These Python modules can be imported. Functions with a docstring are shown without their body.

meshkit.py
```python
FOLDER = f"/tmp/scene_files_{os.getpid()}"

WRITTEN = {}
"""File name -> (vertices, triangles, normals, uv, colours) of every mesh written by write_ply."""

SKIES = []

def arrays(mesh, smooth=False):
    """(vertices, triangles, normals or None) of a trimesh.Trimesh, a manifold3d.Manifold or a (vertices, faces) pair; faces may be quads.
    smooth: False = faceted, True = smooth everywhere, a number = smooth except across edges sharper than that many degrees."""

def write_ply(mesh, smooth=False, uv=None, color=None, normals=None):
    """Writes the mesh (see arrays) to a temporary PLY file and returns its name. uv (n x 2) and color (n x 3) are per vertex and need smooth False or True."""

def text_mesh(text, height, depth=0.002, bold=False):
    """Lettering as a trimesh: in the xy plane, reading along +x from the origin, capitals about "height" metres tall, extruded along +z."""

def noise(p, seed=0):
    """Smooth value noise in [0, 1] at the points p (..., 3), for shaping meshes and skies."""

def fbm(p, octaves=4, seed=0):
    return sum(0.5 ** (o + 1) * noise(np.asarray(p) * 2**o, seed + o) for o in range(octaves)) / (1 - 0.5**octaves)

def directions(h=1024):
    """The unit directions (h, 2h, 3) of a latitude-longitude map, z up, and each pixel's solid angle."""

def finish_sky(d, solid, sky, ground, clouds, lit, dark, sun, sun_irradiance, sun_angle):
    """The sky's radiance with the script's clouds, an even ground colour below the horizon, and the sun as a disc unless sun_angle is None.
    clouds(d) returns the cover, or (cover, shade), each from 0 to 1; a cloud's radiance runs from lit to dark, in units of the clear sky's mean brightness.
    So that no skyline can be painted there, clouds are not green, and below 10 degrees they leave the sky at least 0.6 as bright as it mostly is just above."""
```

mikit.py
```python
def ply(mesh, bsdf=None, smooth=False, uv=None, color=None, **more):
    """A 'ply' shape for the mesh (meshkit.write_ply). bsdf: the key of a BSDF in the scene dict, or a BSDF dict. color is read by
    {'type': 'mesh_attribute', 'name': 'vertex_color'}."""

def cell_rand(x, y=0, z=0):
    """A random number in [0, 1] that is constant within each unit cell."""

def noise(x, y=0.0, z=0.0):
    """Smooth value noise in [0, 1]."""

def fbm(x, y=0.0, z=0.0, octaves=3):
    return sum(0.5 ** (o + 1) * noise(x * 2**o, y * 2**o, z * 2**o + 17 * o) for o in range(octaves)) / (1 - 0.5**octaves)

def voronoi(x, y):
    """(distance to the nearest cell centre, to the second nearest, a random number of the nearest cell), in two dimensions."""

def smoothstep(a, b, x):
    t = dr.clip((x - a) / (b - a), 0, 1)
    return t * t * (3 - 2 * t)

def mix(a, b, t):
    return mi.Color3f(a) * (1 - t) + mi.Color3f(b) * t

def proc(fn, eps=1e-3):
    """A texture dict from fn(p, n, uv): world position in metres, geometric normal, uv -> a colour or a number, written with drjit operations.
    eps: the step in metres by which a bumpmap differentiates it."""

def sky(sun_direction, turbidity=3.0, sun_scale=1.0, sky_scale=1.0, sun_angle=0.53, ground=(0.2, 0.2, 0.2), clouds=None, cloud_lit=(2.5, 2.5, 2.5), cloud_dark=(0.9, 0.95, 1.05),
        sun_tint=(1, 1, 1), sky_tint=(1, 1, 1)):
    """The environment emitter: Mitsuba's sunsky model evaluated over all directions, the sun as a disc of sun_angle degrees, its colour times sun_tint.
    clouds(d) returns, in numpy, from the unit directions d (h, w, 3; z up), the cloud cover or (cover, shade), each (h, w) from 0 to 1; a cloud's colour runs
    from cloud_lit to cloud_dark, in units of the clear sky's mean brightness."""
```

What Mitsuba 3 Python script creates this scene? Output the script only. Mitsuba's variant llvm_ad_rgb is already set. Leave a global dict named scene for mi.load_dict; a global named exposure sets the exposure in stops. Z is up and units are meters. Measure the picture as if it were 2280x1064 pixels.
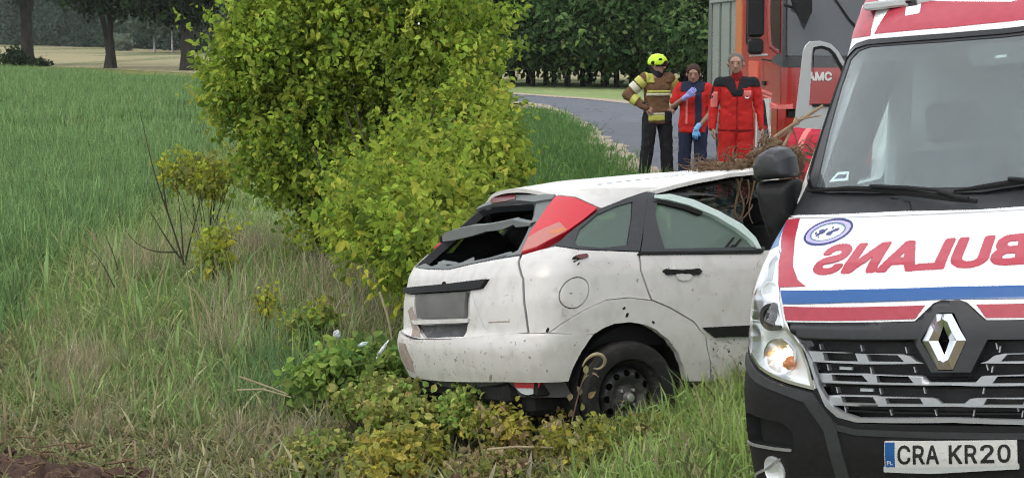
import math, random
import numpy as np, trimesh, shapely
import mitsuba as mi, mikit, meshkit
import manifold3d as m3
import drjit as dr
from shapely.geometry import Polygon, box, Point, LineString
from shapely.ops import unary_union
from shapely import affinity
from mikit import noise, fbm, smoothstep, mix, cell_rand, voronoi

T = mi.ScalarTransform4f
scene, labels = {'type': 'scene'}, {}
# ---------------------------------------------------------------- camera, light, exposure
PITCH = 0.1263
scene['camera'] = {'type': 'perspective', 'fov': 35.14, 'fov_axis': 'x', 'near_clip': 0.1, 'far_clip': 4000.0,
                   'to_world': T().look_at(origin=[0, 0, 2.0], target=[0, math.cos(PITCH), 2.0 - math.sin(PITCH)], up=[0, 0, 1])}
scene['sky'] = mikit.sky([-0.35, -0.55, 0.76], turbidity=3, sun_scale=0.16, sun_angle=24, clouds=lambda d: (1.0, 0.25 * meshkit.fbm(d * 2.5, 3)), cloud_lit=(2.38, 2.5, 2.64), cloud_dark=(1.15, 1.25, 1.4), sun_tint=(.93, 1.0, 1.12))
exposure = 2.62

# ---------------------------------------------------------------- helpers
def lab(key, label=None, cat=None, group=None, kind=None):
    d = {k: v for k, v in (('label', label), ('category', cat), ('group', group), ('kind', kind)) if v}
    if d: labels[key] = d

COUNT = {}
def num(key):
    n = COUNT.get(key, 0); COUNT[key] = n + 1
    return key if n == 0 else '%s_%03d' % (key, n)

def put(key, mesh, m, smooth=35, color=None, label=None, cat=None, group=None, kind=None, **more):
    key = num(key)
    if len(mesh.faces) == 0: print('EMPTY', key); return key
    scene[key] = mikit.ply(mesh, m, smooth=(True if color is not None and smooth else smooth), color=color, **more)
    lab(key, label, cat, group, kind)
    return key

def mat(name, color, rough=0.5, metallic=0.0, cc=0.0, spec=0.5, bump=None, **more):
    b = {'type': 'principled', 'base_color': color if isinstance(color, dict) else {'type': 'rgb', 'value': list(color)}, 'roughness': rough, 'metallic': metallic, 'specular': spec, **more}
    if cc: b |= {'clearcoat': cc, 'clearcoat_gloss': 0.93}
    if bump: b = {'type': 'bumpmap', 'arbitrary': {**mikit.proc(bump[0], eps=bump[2] if len(bump) > 2 else 2e-3)}, 'scale': bump[1], 'bsdf': b}
    scene[name] = {'type': 'twosided', 'bsdf': b}
    return name

def cat(ms): return trimesh.util.concatenate([m for m in ms if m is not None])
def rotm(deg, ax='z'):
    a = math.radians(deg); c, s = math.cos(a), math.sin(a)
    return {'z': np.array([[c, -s, 0], [s, c, 0], [0, 0, 1.]]), 'x': np.array([[1, 0, 0], [0, c, -s], [0, s, c.real]]), 'y': np.array([[c, 0, s], [0, 1, 0], [-s, 0, c]])}[ax]
def cbox(c, s, ch=0.01):
    """A box with chamfered edges: centre, full sizes."""
    s = np.array(s, float) / 2; ch = min(ch, 0.45 * s.min()); P = []
    for sg in np.ndindex(2, 2, 2):
        g = np.array(sg) * 2 - 1.0
        for k in range(3):
            e = s.copy(); e[[i for i in range(3) if i != k]] -= ch; P.append(g * e)
    return trimesh.convex.convex_hull(np.array(P) + np.array(c, float))
def hull(pts): return trimesh.convex.convex_hull(np.array(pts, float))
def tube(pts, r, sides=7, cap=True):
    p = np.asarray(pts, float); n = len(p); r = np.broadcast_to(np.asarray(r, float), (n,))
    t = np.gradient(p, axis=0); t /= np.linalg.norm(t, axis=1, keepdims=True) + 1e-12
    ref = np.array([0.31, 0.17, 0.93]); ref = ref if abs(t.mean(0) @ ref) < 0.85 * np.linalg.norm(t.mean(0)) + .05 else np.array([0.93, .2, .1])
    a = np.cross(t, ref); a /= np.linalg.norm(a, axis=1, keepdims=True) + 1e-12; b = np.cross(t, a)
    g = np.arange(sides) * 2 * np.pi / sides
    v = (p[:, None] + r[:, None, None] * (np.cos(g)[None, :, None] * a[:, None] + np.sin(g)[None, :, None] * b[:, None])).reshape(-1, 3)
    i, j = np.meshgrid(np.arange(n - 1), np.arange(sides), indexing='ij')
    q = np.stack([i * sides + j, i * sides + (j + 1) % sides, (i + 1) * sides + (j + 1) % sides, (i + 1) * sides + j], -1).reshape(-1, 4)
    f = [q[:, [0, 1, 2]], q[:, [0, 2, 3]]]
    if cap:
        k = np.arange(1, sides - 1); f += [np.stack([k * 0, k + 1, k], 1), np.stack([k * 0, k, k + 1], 1) + (n - 1) * sides]
    return trimesh.Trimesh(v, np.vstack(f), process=False)
def smooth_path(p, n=24):
    from scipy.interpolate import CubicSpline
    p = np.asarray(p, float); t = np.r_[0, np.cumsum(np.linalg.norm(np.diff(p, axis=0), axis=1))]; return CubicSpline(t, p)(np.linspace(0, t[-1], n))
def lathe(profile, axis_o, axis_d, n=48):
    """profile rows (radius, along); revolved about axis."""
    d = np.array(axis_d, float); d /= np.linalg.norm(d); a = np.cross(d, [0.2, 0.1, 1.0]); a /= np.linalg.norm(a); b = np.cross(d, a)
    pr = np.array(profile, float); g = np.arange(n) * 2 * np.pi / n
    v = (np.array(axis_o) + pr[:, None, 1:2] * d + pr[:, None, :1] * (np.cos(g)[None, :, None] * a + np.sin(g)[None, :, None] * b)).reshape(-1, 3)
    i, j = np.meshgrid(np.arange(len(pr) - 1), np.arange(n), indexing='ij')
    q = np.stack([i * n + j, i * n + (j + 1) % n, (i + 1) * n + (j + 1) % n, (i + 1) * n + j], -1).reshape(-1, 4)
    return trimesh.Trimesh(v, np.vstack([q[:, [0, 1, 2]], q[:, [0, 2, 3]]]), process=False)

def grid_poly(poly, h):
    """A polygon cut along a square grid: points (n, 2) and triangles."""
    hx, hy = (h, h) if np.isscalar(h) else h
    x0, y0, x1, y1 = poly.bounds
    X = np.arange(math.floor(x0 / hx), math.ceil(x1 / hx) + 1) * hx; Y = np.arange(math.floor(y0 / hy), math.ceil(y1 / hy) + 1) * hy
    gx, gy = np.meshgrid(X[:-1], Y[:-1]); gx, gy = gx.ravel(), gy.ravel()
    cells = shapely.box(gx, gy, gx + hx, gy + hy); shapely.prepare(poly)
    full = shapely.contains_properly(poly, cells); part = shapely.intersects(poly, cells) & ~full
    P, F, at = [], [], 0
    fx, fy = gx[full], gy[full]
    if len(fx):
        P.append(np.stack([np.stack([fx, fy], 1), np.stack([fx + hx, fy], 1), np.stack([fx + hx, fy + hy], 1), np.stack([fx, fy + hy], 1)], 1).reshape(-1, 2))
        k = np.arange(len(fx)) * 4
        F += [np.stack([k, k + 1, k + 2], 1), np.stack([k, k + 2, k + 3], 1)]; at = len(fx) * 4
    for g in shapely.intersection(cells[part], poly):
        for s in getattr(g, 'geoms', [g]):
            if s.geom_type != 'Polygon' or s.area < 1e-9: continue
            s = shapely.geometry.polygon.orient(s)
            v, f = trimesh.creation.triangulate_polygon(s, engine='earcut')
            a = v[f]; cr = (a[:, 1, 0] - a[:, 0, 0]) * (a[:, 2, 1] - a[:, 0, 1]) - (a[:, 1, 1] - a[:, 0, 1]) * (a[:, 2, 0] - a[:, 0, 0])
            f = np.where(cr[:, None] < 0, f[:, ::-1], f)
            P.append(v); F.append(f + at); at += len(v)
    P, F = np.vstack(P), np.vstack(F)
    _, i, inv = np.unique(np.round(P, 5), axis=0, return_index=True, return_inverse=True)
    F = inv.ravel()[F]; F = F[(F[:, 0] != F[:, 1]) & (F[:, 1] != F[:, 2]) & (F[:, 0] != F[:, 2])]
    return P[i], F
def rim_edges(F):
    e = np.vstack([F[:, [0, 1]], F[:, [1, 2]], F[:, [2, 0]]]); have = set(map(tuple, e.tolist()))
    return np.array([k for k in e.tolist() if (k[1], k[0]) not in have])

class Surf:
    """A vehicle's shell. r: lateral, b: setback from the end face, z: height. q is the arc length round the plan outline from the middle of the end face."""
    def __init__(s, rows): s.rows, s.cache = np.array(rows, float), {}
    def get(s, z):
        if z not in s.cache:
            b0, w, D, n, L = [np.interp(z, s.rows[:, 0], s.rows[:, k]) for k in range(1, 6)]
            th = np.linspace(0, np.pi / 2, 160); x = w * np.sin(th)**(2 / n); y = b0 + D * (1 - np.cos(th)**(2 / n))
            yy = np.linspace(b0 + D, L, 60)[1:]; x = np.r_[x, np.full(len(yy), w)]; y = np.r_[y, yy]
            Df = min(.5, max(.05, (L - b0) * .2)); k = y <= L - Df; x, y = x[k], y[k]
            x = np.r_[x, w * np.cos(th[1:])**(2 / n)]; y = np.r_[y, L - Df + Df * np.sin(th[1:])**(2 / n)]
            s.cache[z] = np.r_[0, np.cumsum(np.hypot(np.diff(x), np.diff(y)))], x, y
        return s.cache[z]
    def pt(s, q, z):
        q, z = np.asarray(q, float), np.asarray(z, float); zs = np.round(z, 3); out = np.zeros(q.shape + (3,))
        for zz in np.unique(zs):
            m = zs == zz; cq, cx, cy = s.get(float(zz))
            out[m, 0] = np.interp(np.abs(q[m]), cq, cx) * np.sign(q[m]); out[m, 1] = np.interp(np.abs(q[m]), cq, cy)
        out[..., 2] = z
        return out
    def nrm(s, q, z):
        n = np.cross(s.pt(q + .012, z) - s.pt(q - .012, z), s.pt(q, z + .012) - s.pt(q, z - .012))
        return n / np.maximum(np.linalg.norm(n, axis=-1, keepdims=True), 1e-9)

class Veh:
    def __init__(s, key, surf, R, pos, k):
        s.key, s.S, s.R, s.pos, s.k = key, surf, np.array(R, float), np.array(pos, float), k
    def world(s, P):
        c = np.array([0, 0, 2.0])
        return c + s.k * (np.asarray(P) @ s.R.T + s.pos - c)
    def add(s, name, mesh, m, smooth=35, **kw):
        mesh = mesh.copy(); mesh.vertices = s.world(mesh.vertices)
        return put(s.key + '__' + name, mesh, m, smooth, **kw)
    def wrap(s, name, poly, m, t0=-.02, t1=0.0, h=.03, wall=True, smooth=40, **kw):
        key = None
        for g in getattr(poly, 'geoms', [poly]):
            if g.geom_type != 'Polygon' or g.area < 2e-6: continue
            k = s.add(name, s.sheet(g, t0, t1, h, wall), m, smooth, **kw); key = key or k
        return key
    def sheet(s, poly, t0, t1, h, wall):
        P2, F = grid_poly(poly, h); p = s.S.pt(P2[:, 0], P2[:, 1]); n = s.S.nrm(P2[:, 0], P2[:, 1])
        V = [p + n * t1]; FF = [F]
        if wall:
            e = rim_edges(F); N = len(p); V.append(p + n * t0); FF += [np.stack([e[:, 1], e[:, 0], e[:, 0] + N], 1), np.stack([e[:, 1], e[:, 0] + N, e[:, 1] + N], 1)]
        return trimesh.Trimesh(np.vstack(V), np.vstack(FF), process=False)
def pg(pts): return Polygon(pts).buffer(0)
def mirror(p): return affinity.scale(p, -1, 1, origin=(0, 0))
def both(p): return unary_union([p, mirror(p)])

def text_poly(text, bold=True):
    """Lettering as a shapely shape: capitals 1 high, from the origin along +x."""
    import glob
    from PIL import Image, ImageDraw, ImageFont
    font = ImageFont.truetype(glob.glob('/opt/blender-*/*/datafiles/fonts/Inter.woff2')[0], 96)
    sw = 5 if bold else 2
    x0, y0, x1, y1 = font.getbbox(text, anchor='ls', stroke_width=sw)
    im = Image.new('L', (x1 - x0 + 8, y1 - y0 + 8)); ImageDraw.Draw(im).text((4 - x0, 4 - y0), text, 255, font, anchor='ls', stroke_width=sw)
    on = np.pad(np.asarray(im) > 127, ((0, 0), (1, 1))).astype(np.int8); rows, st = np.nonzero(np.diff(on, axis=1) == 1); en = np.nonzero(np.diff(on, axis=1) == -1)[1]
    sh = unary_union(shapely.box(st, -rows - 1, en, -rows)).buffer(.6).buffer(-.6).simplify(.7)
    a, b, c, d = sh.bounds
    return affinity.scale(affinity.translate(sh, -a, -b), 1 / (d - b), 1 / (d - b), origin=(0, 0))
def quad_map(shape, TL, TR, BR, BL):
    """Unit-square shape to a quad."""
    TL, TR, BR, BL = map(np.array, (TL, TR, BR, BL))
    def f(c):
        u, v = c[:, :1], c[:, 1:2]
        return (1 - v) * ((1 - u) * BL + u * BR) + v * ((1 - u) * TL + u * TR)
    return shapely.transform(shapely.segmentize(shape, .05), f)

# ---------------------------------------------------------------- ground heights
def xe(y): return np.interp(y, [0, 6, 12, 26.2, 38.6, 47, 53, 58, 64, 80], [3.5, 3.2, 2.8, 2.05, 1.6, 1.2, 0.2, -2.5, -9, -35])     # left edge of the road
def zr(y): return np.interp(y, [0, 6, 9, 15, 19.5, 24, 30, 60, 200], [.16, .1, .06, -.03, -.08, -.17, -.2, -.2, -.3])
def gz(x, y):
    x, y = np.asarray(x, float), np.asarray(y, float)
    d = xe(y) - x
    drop = np.interp(d, [0, .5, 1.8, 2.4, 3.2, 5, 9, 30], [0, .04, .18, .36, .52, .6, .5, .45])
    fade = np.interp(y, [36, 56], [1, .25])
    far = np.interp(y, [90, 200, 400], [0, 0, 1.2])
    return zr(y) - drop * fade + far * 0
# ---------------------------------------------------------------- materials
def dirt_white(p, n, uv):
    g = fbm(p.x * 9, p.y * 9, p.z * 9, 3); f = fbm(p.x * 55, p.y * 55, p.z * 55, 2); s = fbm(p.x * 24 + 9, p.y * 24, p.z * 8, 2)
    c = mix((.545, .535, .52), (.485, .47, .45), smoothstep(.40, .80, fbm(p.x * 17, p.y * 17, p.z * 11, 4)))
    c = mix(c, (.33, .29, .25), .45 * smoothstep(.66, .78, s) * smoothstep(.50, .75, f))
    return mix(c, (.10, .085, .07), smoothstep(.85, .90, f) * smoothstep(.46, .66, g))
mat('paint_car', mikit.proc(dirt_white), .34, cc=.6)
mat('paint_roof', mikit.proc(lambda p, n, uv: mix((0.702, 0.702, 0.693),(0.558, 0.540, 0.513), smoothstep(.55, .8, fbm(p.x * 14, p.y * 14, p.z * 14, 3)))), .3, cc=.6)  # brighter copy of the car paint, sky light put into its colour; unused
mat('dirt', mikit.proc(lambda p, n, uv: mix((.20, .15, .12), (.36, .31, .28), fbm(p.x * 40, p.y * 40, p.z * 40, 3))), .9)
mat('paint_amb', (0.735, 0.745, 0.755), .28, cc=.7)
mat('vinyl_red', mikit.proc(lambda p, n, uv: mix((0.340, 0.022, 0.043),(0.394, 0.041, 0.065), fbm(p.x * 30, p.y * 30, p.z * 30, 2))), .3, cc=.4)
mat('vinyl_blue', (0.011, 0.083, 0.275), .3, cc=.4)
mat('vinyl_pale_blue', (.10, .20, .40), .3, cc=.4)
mat('vinyl_navy', (.02, .03, .14), .35)
mat('vinyl_teal', (.06, .17, .26), .35)
mat('vinyl_lilac', (.42, .36, .62), .35)
mat('sticker_white', (.75, .80, .80), .4)
mat('black_plastic', mikit.proc(lambda p, n, uv: mix((.006, .0065, .007), (.011, .0115, .012), fbm(p.x * 60, p.y * 60, p.z * 60, 3))), .6, spec=.28)
mat('grey_plastic', mikit.proc(lambda p, n, uv: mix((0.022, 0.024, 0.027), (0.032, 0.033, 0.037), fbm(p.x * 30, p.y * 30, p.z * 30, 3))), .45)
mat('black_gloss', (.010, .010, .011), .12)
mat('deep_black', (.012, .012, .012), .8, spec=.2)
mat('undercoat', (.085, .085, .085), .8, spec=.2)
mat('radiator', mikit.proc(lambda p, n, uv: mix((0.0090, 0.0090, 0.0095), (0.0175, 0.0175, 0.0180), fbm(p.x * 40, p.y * 40, p.z * 40, 2))), .6)
mat('rubber', mikit.proc(lambda p, n, uv: mix((0.0056, 0.0056, 0.0056), (0.0168, 0.0154, 0.0133), smoothstep(.5, .8, fbm(p.x * 22, p.y * 22, p.z * 22, 3)))), .8)
mat('chrome', (.78, .80, .82), .14, metallic=1.0)
mat('satin_silver', (.43, .445, .47), .42, metallic=.7)
mat('light_reflector', (.84, .87, .89), .3, metallic=.55)
mat('steel_dark', mikit.proc(lambda p, n, uv: mix((0.0287, 0.0287, 0.0315), (0.0735, 0.0686, 0.0630), smoothstep(.45, .8, fbm(p.x * 28, p.y * 28, p.z * 28, 3)))), .5, metallic=.3)
mat('steel_bolt', (.5, .5, .5), .35, metallic=.8)
mat('fabric_dark', (.022, .023, .026), .95, spec=.15)
mat('fabric_grey', (.16, .185, .195), .95, spec=.15)
mat('trim_grey', (.42, .46, .47), .7)
mat('trim_pale', (0.468, 0.493, 0.493), .6)
mat('plate_white', (0.551, 0.551, 0.535), .45)
mat('plate_grey', mikit.proc(lambda p, n, uv: mix((0.076, 0.076, 0.075), (0.145, 0.145, 0.140), fbm(p.x * 9, p.y * 9, p.z * 9, 2))), .6)
mat('ink', (.012, .012, .012), .5)
mat('lamp_red', (0.476, 0.009, 0.020), .10, cc=1.0)
mat('lamp_red_dark', (.10, .012, .014), .3, cc=.5)
mat('plastic_mint', (0.425, 0.527, 0.493), .45)
mat('lamp_clear', (.40, .13, .11), .14, cc=1.0)
mat('lamp_amber', (.46, .15, .05), .2, cc=1.0)
mat('glass_dust', (0.1309, 0.1428, 0.1428), .6)
scene['glass'] = {'type': 'thindielectric', 'int_ior': 1.5, 'specular_transmittance': {'type': 'rgb', 'value': [.72, .80, .79]}}
scene['glass_clear'] = {'type': 'thindielectric', 'int_ior': 1.45}
scene['glass_screen'] = {'type': 'blendbsdf', 'weight': mikit.proc(lambda p, n, uv: .07 + .08 * fbm(p.x * 5, p.y * 5, p.z * 5, 3)), 'a': {'type': 'thindielectric', 'int_ior': 1.72, 'specular_transmittance': {'type': 'rgb', 'value': [.84, .95, .95]}}, 'b': {'type': 'twosided', 'bsdf': {'type': 'diffuse', 'reflectance': {'type': 'rgb', 'value': [.34, .42, .43]}}}}  # diffuse part paints the milky sky reflection into the glass
scene['glass_filmed'] = {'type': 'blendbsdf', 'weight': .42, 'a': {'type': 'thindielectric', 'int_ior': 1.5, 'specular_transmittance': {'type': 'rgb', 'value': [.62, .78, .70]}},
                        'b': {'type': 'twosided', 'bsdf': {'type': 'diffuse', 'reflectance': {'type': 'rgb', 'value': [.21, .29, .25]}}}}  # tinted glass blended with an even grey green diffuse film
scene['glass_shattered'] = {'type': 'blendbsdf', 'weight': mikit.proc(lambda p, n, uv: .45 + .5 * smoothstep(.45, .6, fbm(p.x * 30, p.y * 30, p.z * 30, 3))), 'a': {'type': 'thindielectric', 'int_ior': 1.5},
                            'b': {'type': 'twosided', 'bsdf': {'type': 'diffuse', 'reflectance': {'type': 'rgb', 'value': [.33, .42, .44]}}}}
mat('truck_red', mikit.proc(lambda p, n, uv: mix((0.264, 0.011, 0.011), (0.310, 0.024, 0.017), fbm(p.x * 6, p.y * 6, p.z * 6, 3))), .25, cc=.8)
mat('truck_orange', (0.461, 0.141, 0.032), .35, cc=.3)
mat('truck_white', (0.535, 0.535, 0.520), .35, cc=.4)
mat('shutter', mikit.proc(lambda p, n, uv: mix((0.223, 0.258, 0.230),(0.279, 0.314, 0.285), fbm(p.x * 5, p.y * 5, p.z * 2, 3))), .4, metallic=.35)
scene['glass_truck'] = {'type': 'twosided', 'bsdf': {'type': 'principled', 'base_color': {'type': 'rgb', 'value': [.055, .06, .068]}, 'roughness': .06, 'specular': .8}}
for nm, c, r in (('skin', (.34, .195, .15), .55), ('skin_brown', (.30, .17, .13), .55), ('hair_brown', (.045, .022, .016), .8), ('hair_grey', (.13, .11, .10), .85), ('cloth_red', (.43, .016, .014), .85), ('cloth_crimson', (.34, .010, .03), .8),
                 ('cloth_black', (.012, .012, .016), .9), ('cloth_navy', (.014, .020, .045), .9), ('glove_blue', (.16, .42, .78), .5), ('glove_violet', (.30, .34, .72), .5), ('boot_black', (.012, .011, .010), .5),
                 ('band_silver', (.55, .55, .42), .45), ('helmet_lime', (.50, .78, .04), .3), ('eye_dark', (.02, .015, .012), .3), ('lips', (.38, .16, .13), .5), ('cloth_white', (.7, .7, .7), .8), ('cloth_dark_red', (.20, .008, .008), .9), ('cloth_pink', (.62, .16, .15), .7)):
    mat(nm, c, r, spec=.3)
mat('cloth_tan', mikit.proc(lambda p, n, uv: mix((0.164, 0.094, 0.052),(0.119, 0.066, 0.036), fbm(p.x * 26, p.y * 26, p.z * 26, 3))), .9, spec=.2)
mat('band_yellow', mikit.proc(lambda p, n, uv: mix((0.493, 0.510, 0.102), (0.391, 0.399, 0.076), fbm(p.x * 26, p.y * 26, p.z * 26, 2))), .6)
mat('bark', mikit.proc(lambda p, n, uv: mix((.022, .021, .019), (.060, .054, .047), fbm(p.x * 7, p.y * 7, p.z * 1.6, 4))), .95, spec=.1)
mat('bark_birch', mikit.proc(lambda p, n, uv: mix((.42, .43, .42), (.08, .075, .07), smoothstep(.60, .72, fbm(p.x * 2, p.y * 2, p.z * 5, 3)))), .9, spec=.1)
mat('twig', mikit.proc(lambda p, n, uv: mix((0.081, 0.051, 0.032), (0.187, 0.128, 0.081), fbm(p.x * 18, p.y * 18, p.z * 18, 3))), .9, spec=.1)
mat('twig_dark', (.055, .05, .035), .9, spec=.1)
mat('straw', mikit.proc(lambda p, n, uv: mix((0.255, 0.212, 0.128), (0.357, 0.306, 0.204), fbm(p.x * 18, p.y * 18, p.z * 18, 2))), .9, spec=.1)
VC = {'type': 'mesh_attribute', 'name': 'vertex_color'}
scene['leaf'] = {'type': 'principledthin', 'base_color': VC, 'roughness': .55, 'diff_trans': .9, 'spec_trans': 0.0, 'eta': 1.35}
scene['leaf_soft'] = {'type': 'principledthin', 'base_color': VC, 'roughness': .8, 'diff_trans': .8, 'spec_trans': 0.0, 'eta': 1.25}
scene['blade'] = {'type': 'principledthin', 'base_color': VC, 'roughness': .7, 'diff_trans': .9, 'spec_trans': 0.0, 'eta': 1.3}
mat('soil', mikit.proc(lambda p, n, uv: mix(mix((.105, .085, .055), (.19, .16, .105), fbm(p.x * 3, p.y * 3, 0, 4)), (.085, .115, .045), smoothstep(.45, .65, fbm(p.x * .7, p.y * .7, 3, 3)))), .95, spec=.1)
mat('far_grass', mikit.proc(lambda p, n, uv: mix((0.128, 0.170, 0.072), (0.178, 0.217, 0.102), fbm(p.x * 1.2, p.y * .5, 0, 4))), .95, spec=.05)
mat('stubble', mikit.proc(lambda p, n, uv: mix(mix((0.200, 0.174, 0.106), (0.153, 0.149, 0.089), fbm(p.x * .12, p.y * .03, 1, 4)), (0.081, 0.093, 0.047), smoothstep(.56, .68, fbm(p.x * .035, p.y * .045, 7, 3)))), .95, spec=.05)
def asphalt(p, n, uv):
    g = fbm(p.x * 60, p.y * 60, 0, 2)
    c = mix((.070, .076, .094), (.108, .114, .133), g * .6 + .4 * fbm(p.x * .8, p.y * .25, 2, 3)); d1, d2, w = voronoi(p.x * .55 + .35 * fbm(p.x, p.y, 0, 3), p.y * .22)
    c = mix(c, (.045, .048, .055), .8 * (1 - smoothstep(.012, .03, d2 - d1)) * smoothstep(.42, .6, fbm(p.x * .3, p.y * .2, 5, 2)))
    return mix(c, c * .78, smoothstep(.62, .66, cell_rand(p.x * .35, p.y * .10, 3)) * .6)
mat('asphalt', mikit.proc(asphalt), .75, spec=.3)
mat('gravel', mikit.proc(lambda p, n, uv: mix((0.160, 0.132, 0.100), (0.320, 0.276, 0.224), fbm(p.x * 22, p.y * 22, 0, 4))), .95, spec=.1)
mat('line_white', (.62, .61, .56), .8)
scene['glass_brown'] = {'type': 'twosided', 'bsdf': {'type': 'principled', 'base_color': {'type': 'rgb', 'value': [.055, .032, .026]}, 'roughness': .08, 'specular': .6}}  # brown reflection is put into the glass colour
mat('shutter_dark', (.10, .115, .10), .5)
mat('truck_rose', (0.352, 0.077, 0.077), .35, cc=.4)
mat('truck_orange_red', (.62, .09, .05), .3, cc=.6)
mat('door_grey', (0.348, 0.370, 0.370), .4, cc=.3)
mat('lamp_red_half', (.45, .012, .02), .15, cc=1.0)
mat('earth_red', mikit.proc(lambda p, n, uv: mix((.035, .020, .016), (.115, .075, .06), fbm(p.x * 16, p.y * 16, p.z * 16, 4))), .95, spec=.1)
mat('twig_pale', mikit.proc(lambda p, n, uv: mix((0.184, 0.124, 0.080), (0.352, 0.264, 0.176), fbm(p.x * 18, p.y * 18, p.z * 18, 3))), .9, spec=.1)
mat('dirt_pale', mikit.proc(lambda p, n, uv: mix((.20, .175, .15), (.36, .33, .29), fbm(p.x * 40, p.y * 40, p.z * 40, 3))), .9)
# ---------------------------------------------------------------- ground, road, fields
def sheet(X, Y, f):
    gx, gy = np.meshgrid(X, Y); z = f(gx, gy); ny, nx = gx.shape; i = np.arange(nx * ny).reshape(ny, nx)
    q = np.stack([i[:-1, :-1], i[:-1, 1:], i[1:, 1:], i[1:, :-1]], -1).reshape(-1, 4)
    return trimesh.Trimesh(np.stack([gx, gy, z], -1).reshape(-1, 3), np.vstack([q[:, [0, 1, 2]], q[:, [0, 2, 3]]]), process=False)
gX = np.r_[np.linspace(-900, -60, 15), np.linspace(-55, -14, 14), np.arange(-13, 13, .2), np.linspace(14, 60, 14), np.linspace(70, 900, 14)]
gY = np.r_[np.linspace(-300, -10, 8), np.arange(-6, 32, .2), np.linspace(33, 70, 26), np.linspace(75, 160, 16), np.linspace(175, 2500, 24)]
def ground_z(x, y):
    b = 0.05 * (meshkit.fbm(np.stack([x * 1.3, y * 1.3, x * 0], -1), 3) - .5) * (np.abs(y - 20) < 40) * (xe(y) - x > .6)
    return gz(x, y) + b
put('ground', sheet(gX, gY, ground_z), 'soil', True, kind='structure')
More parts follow.
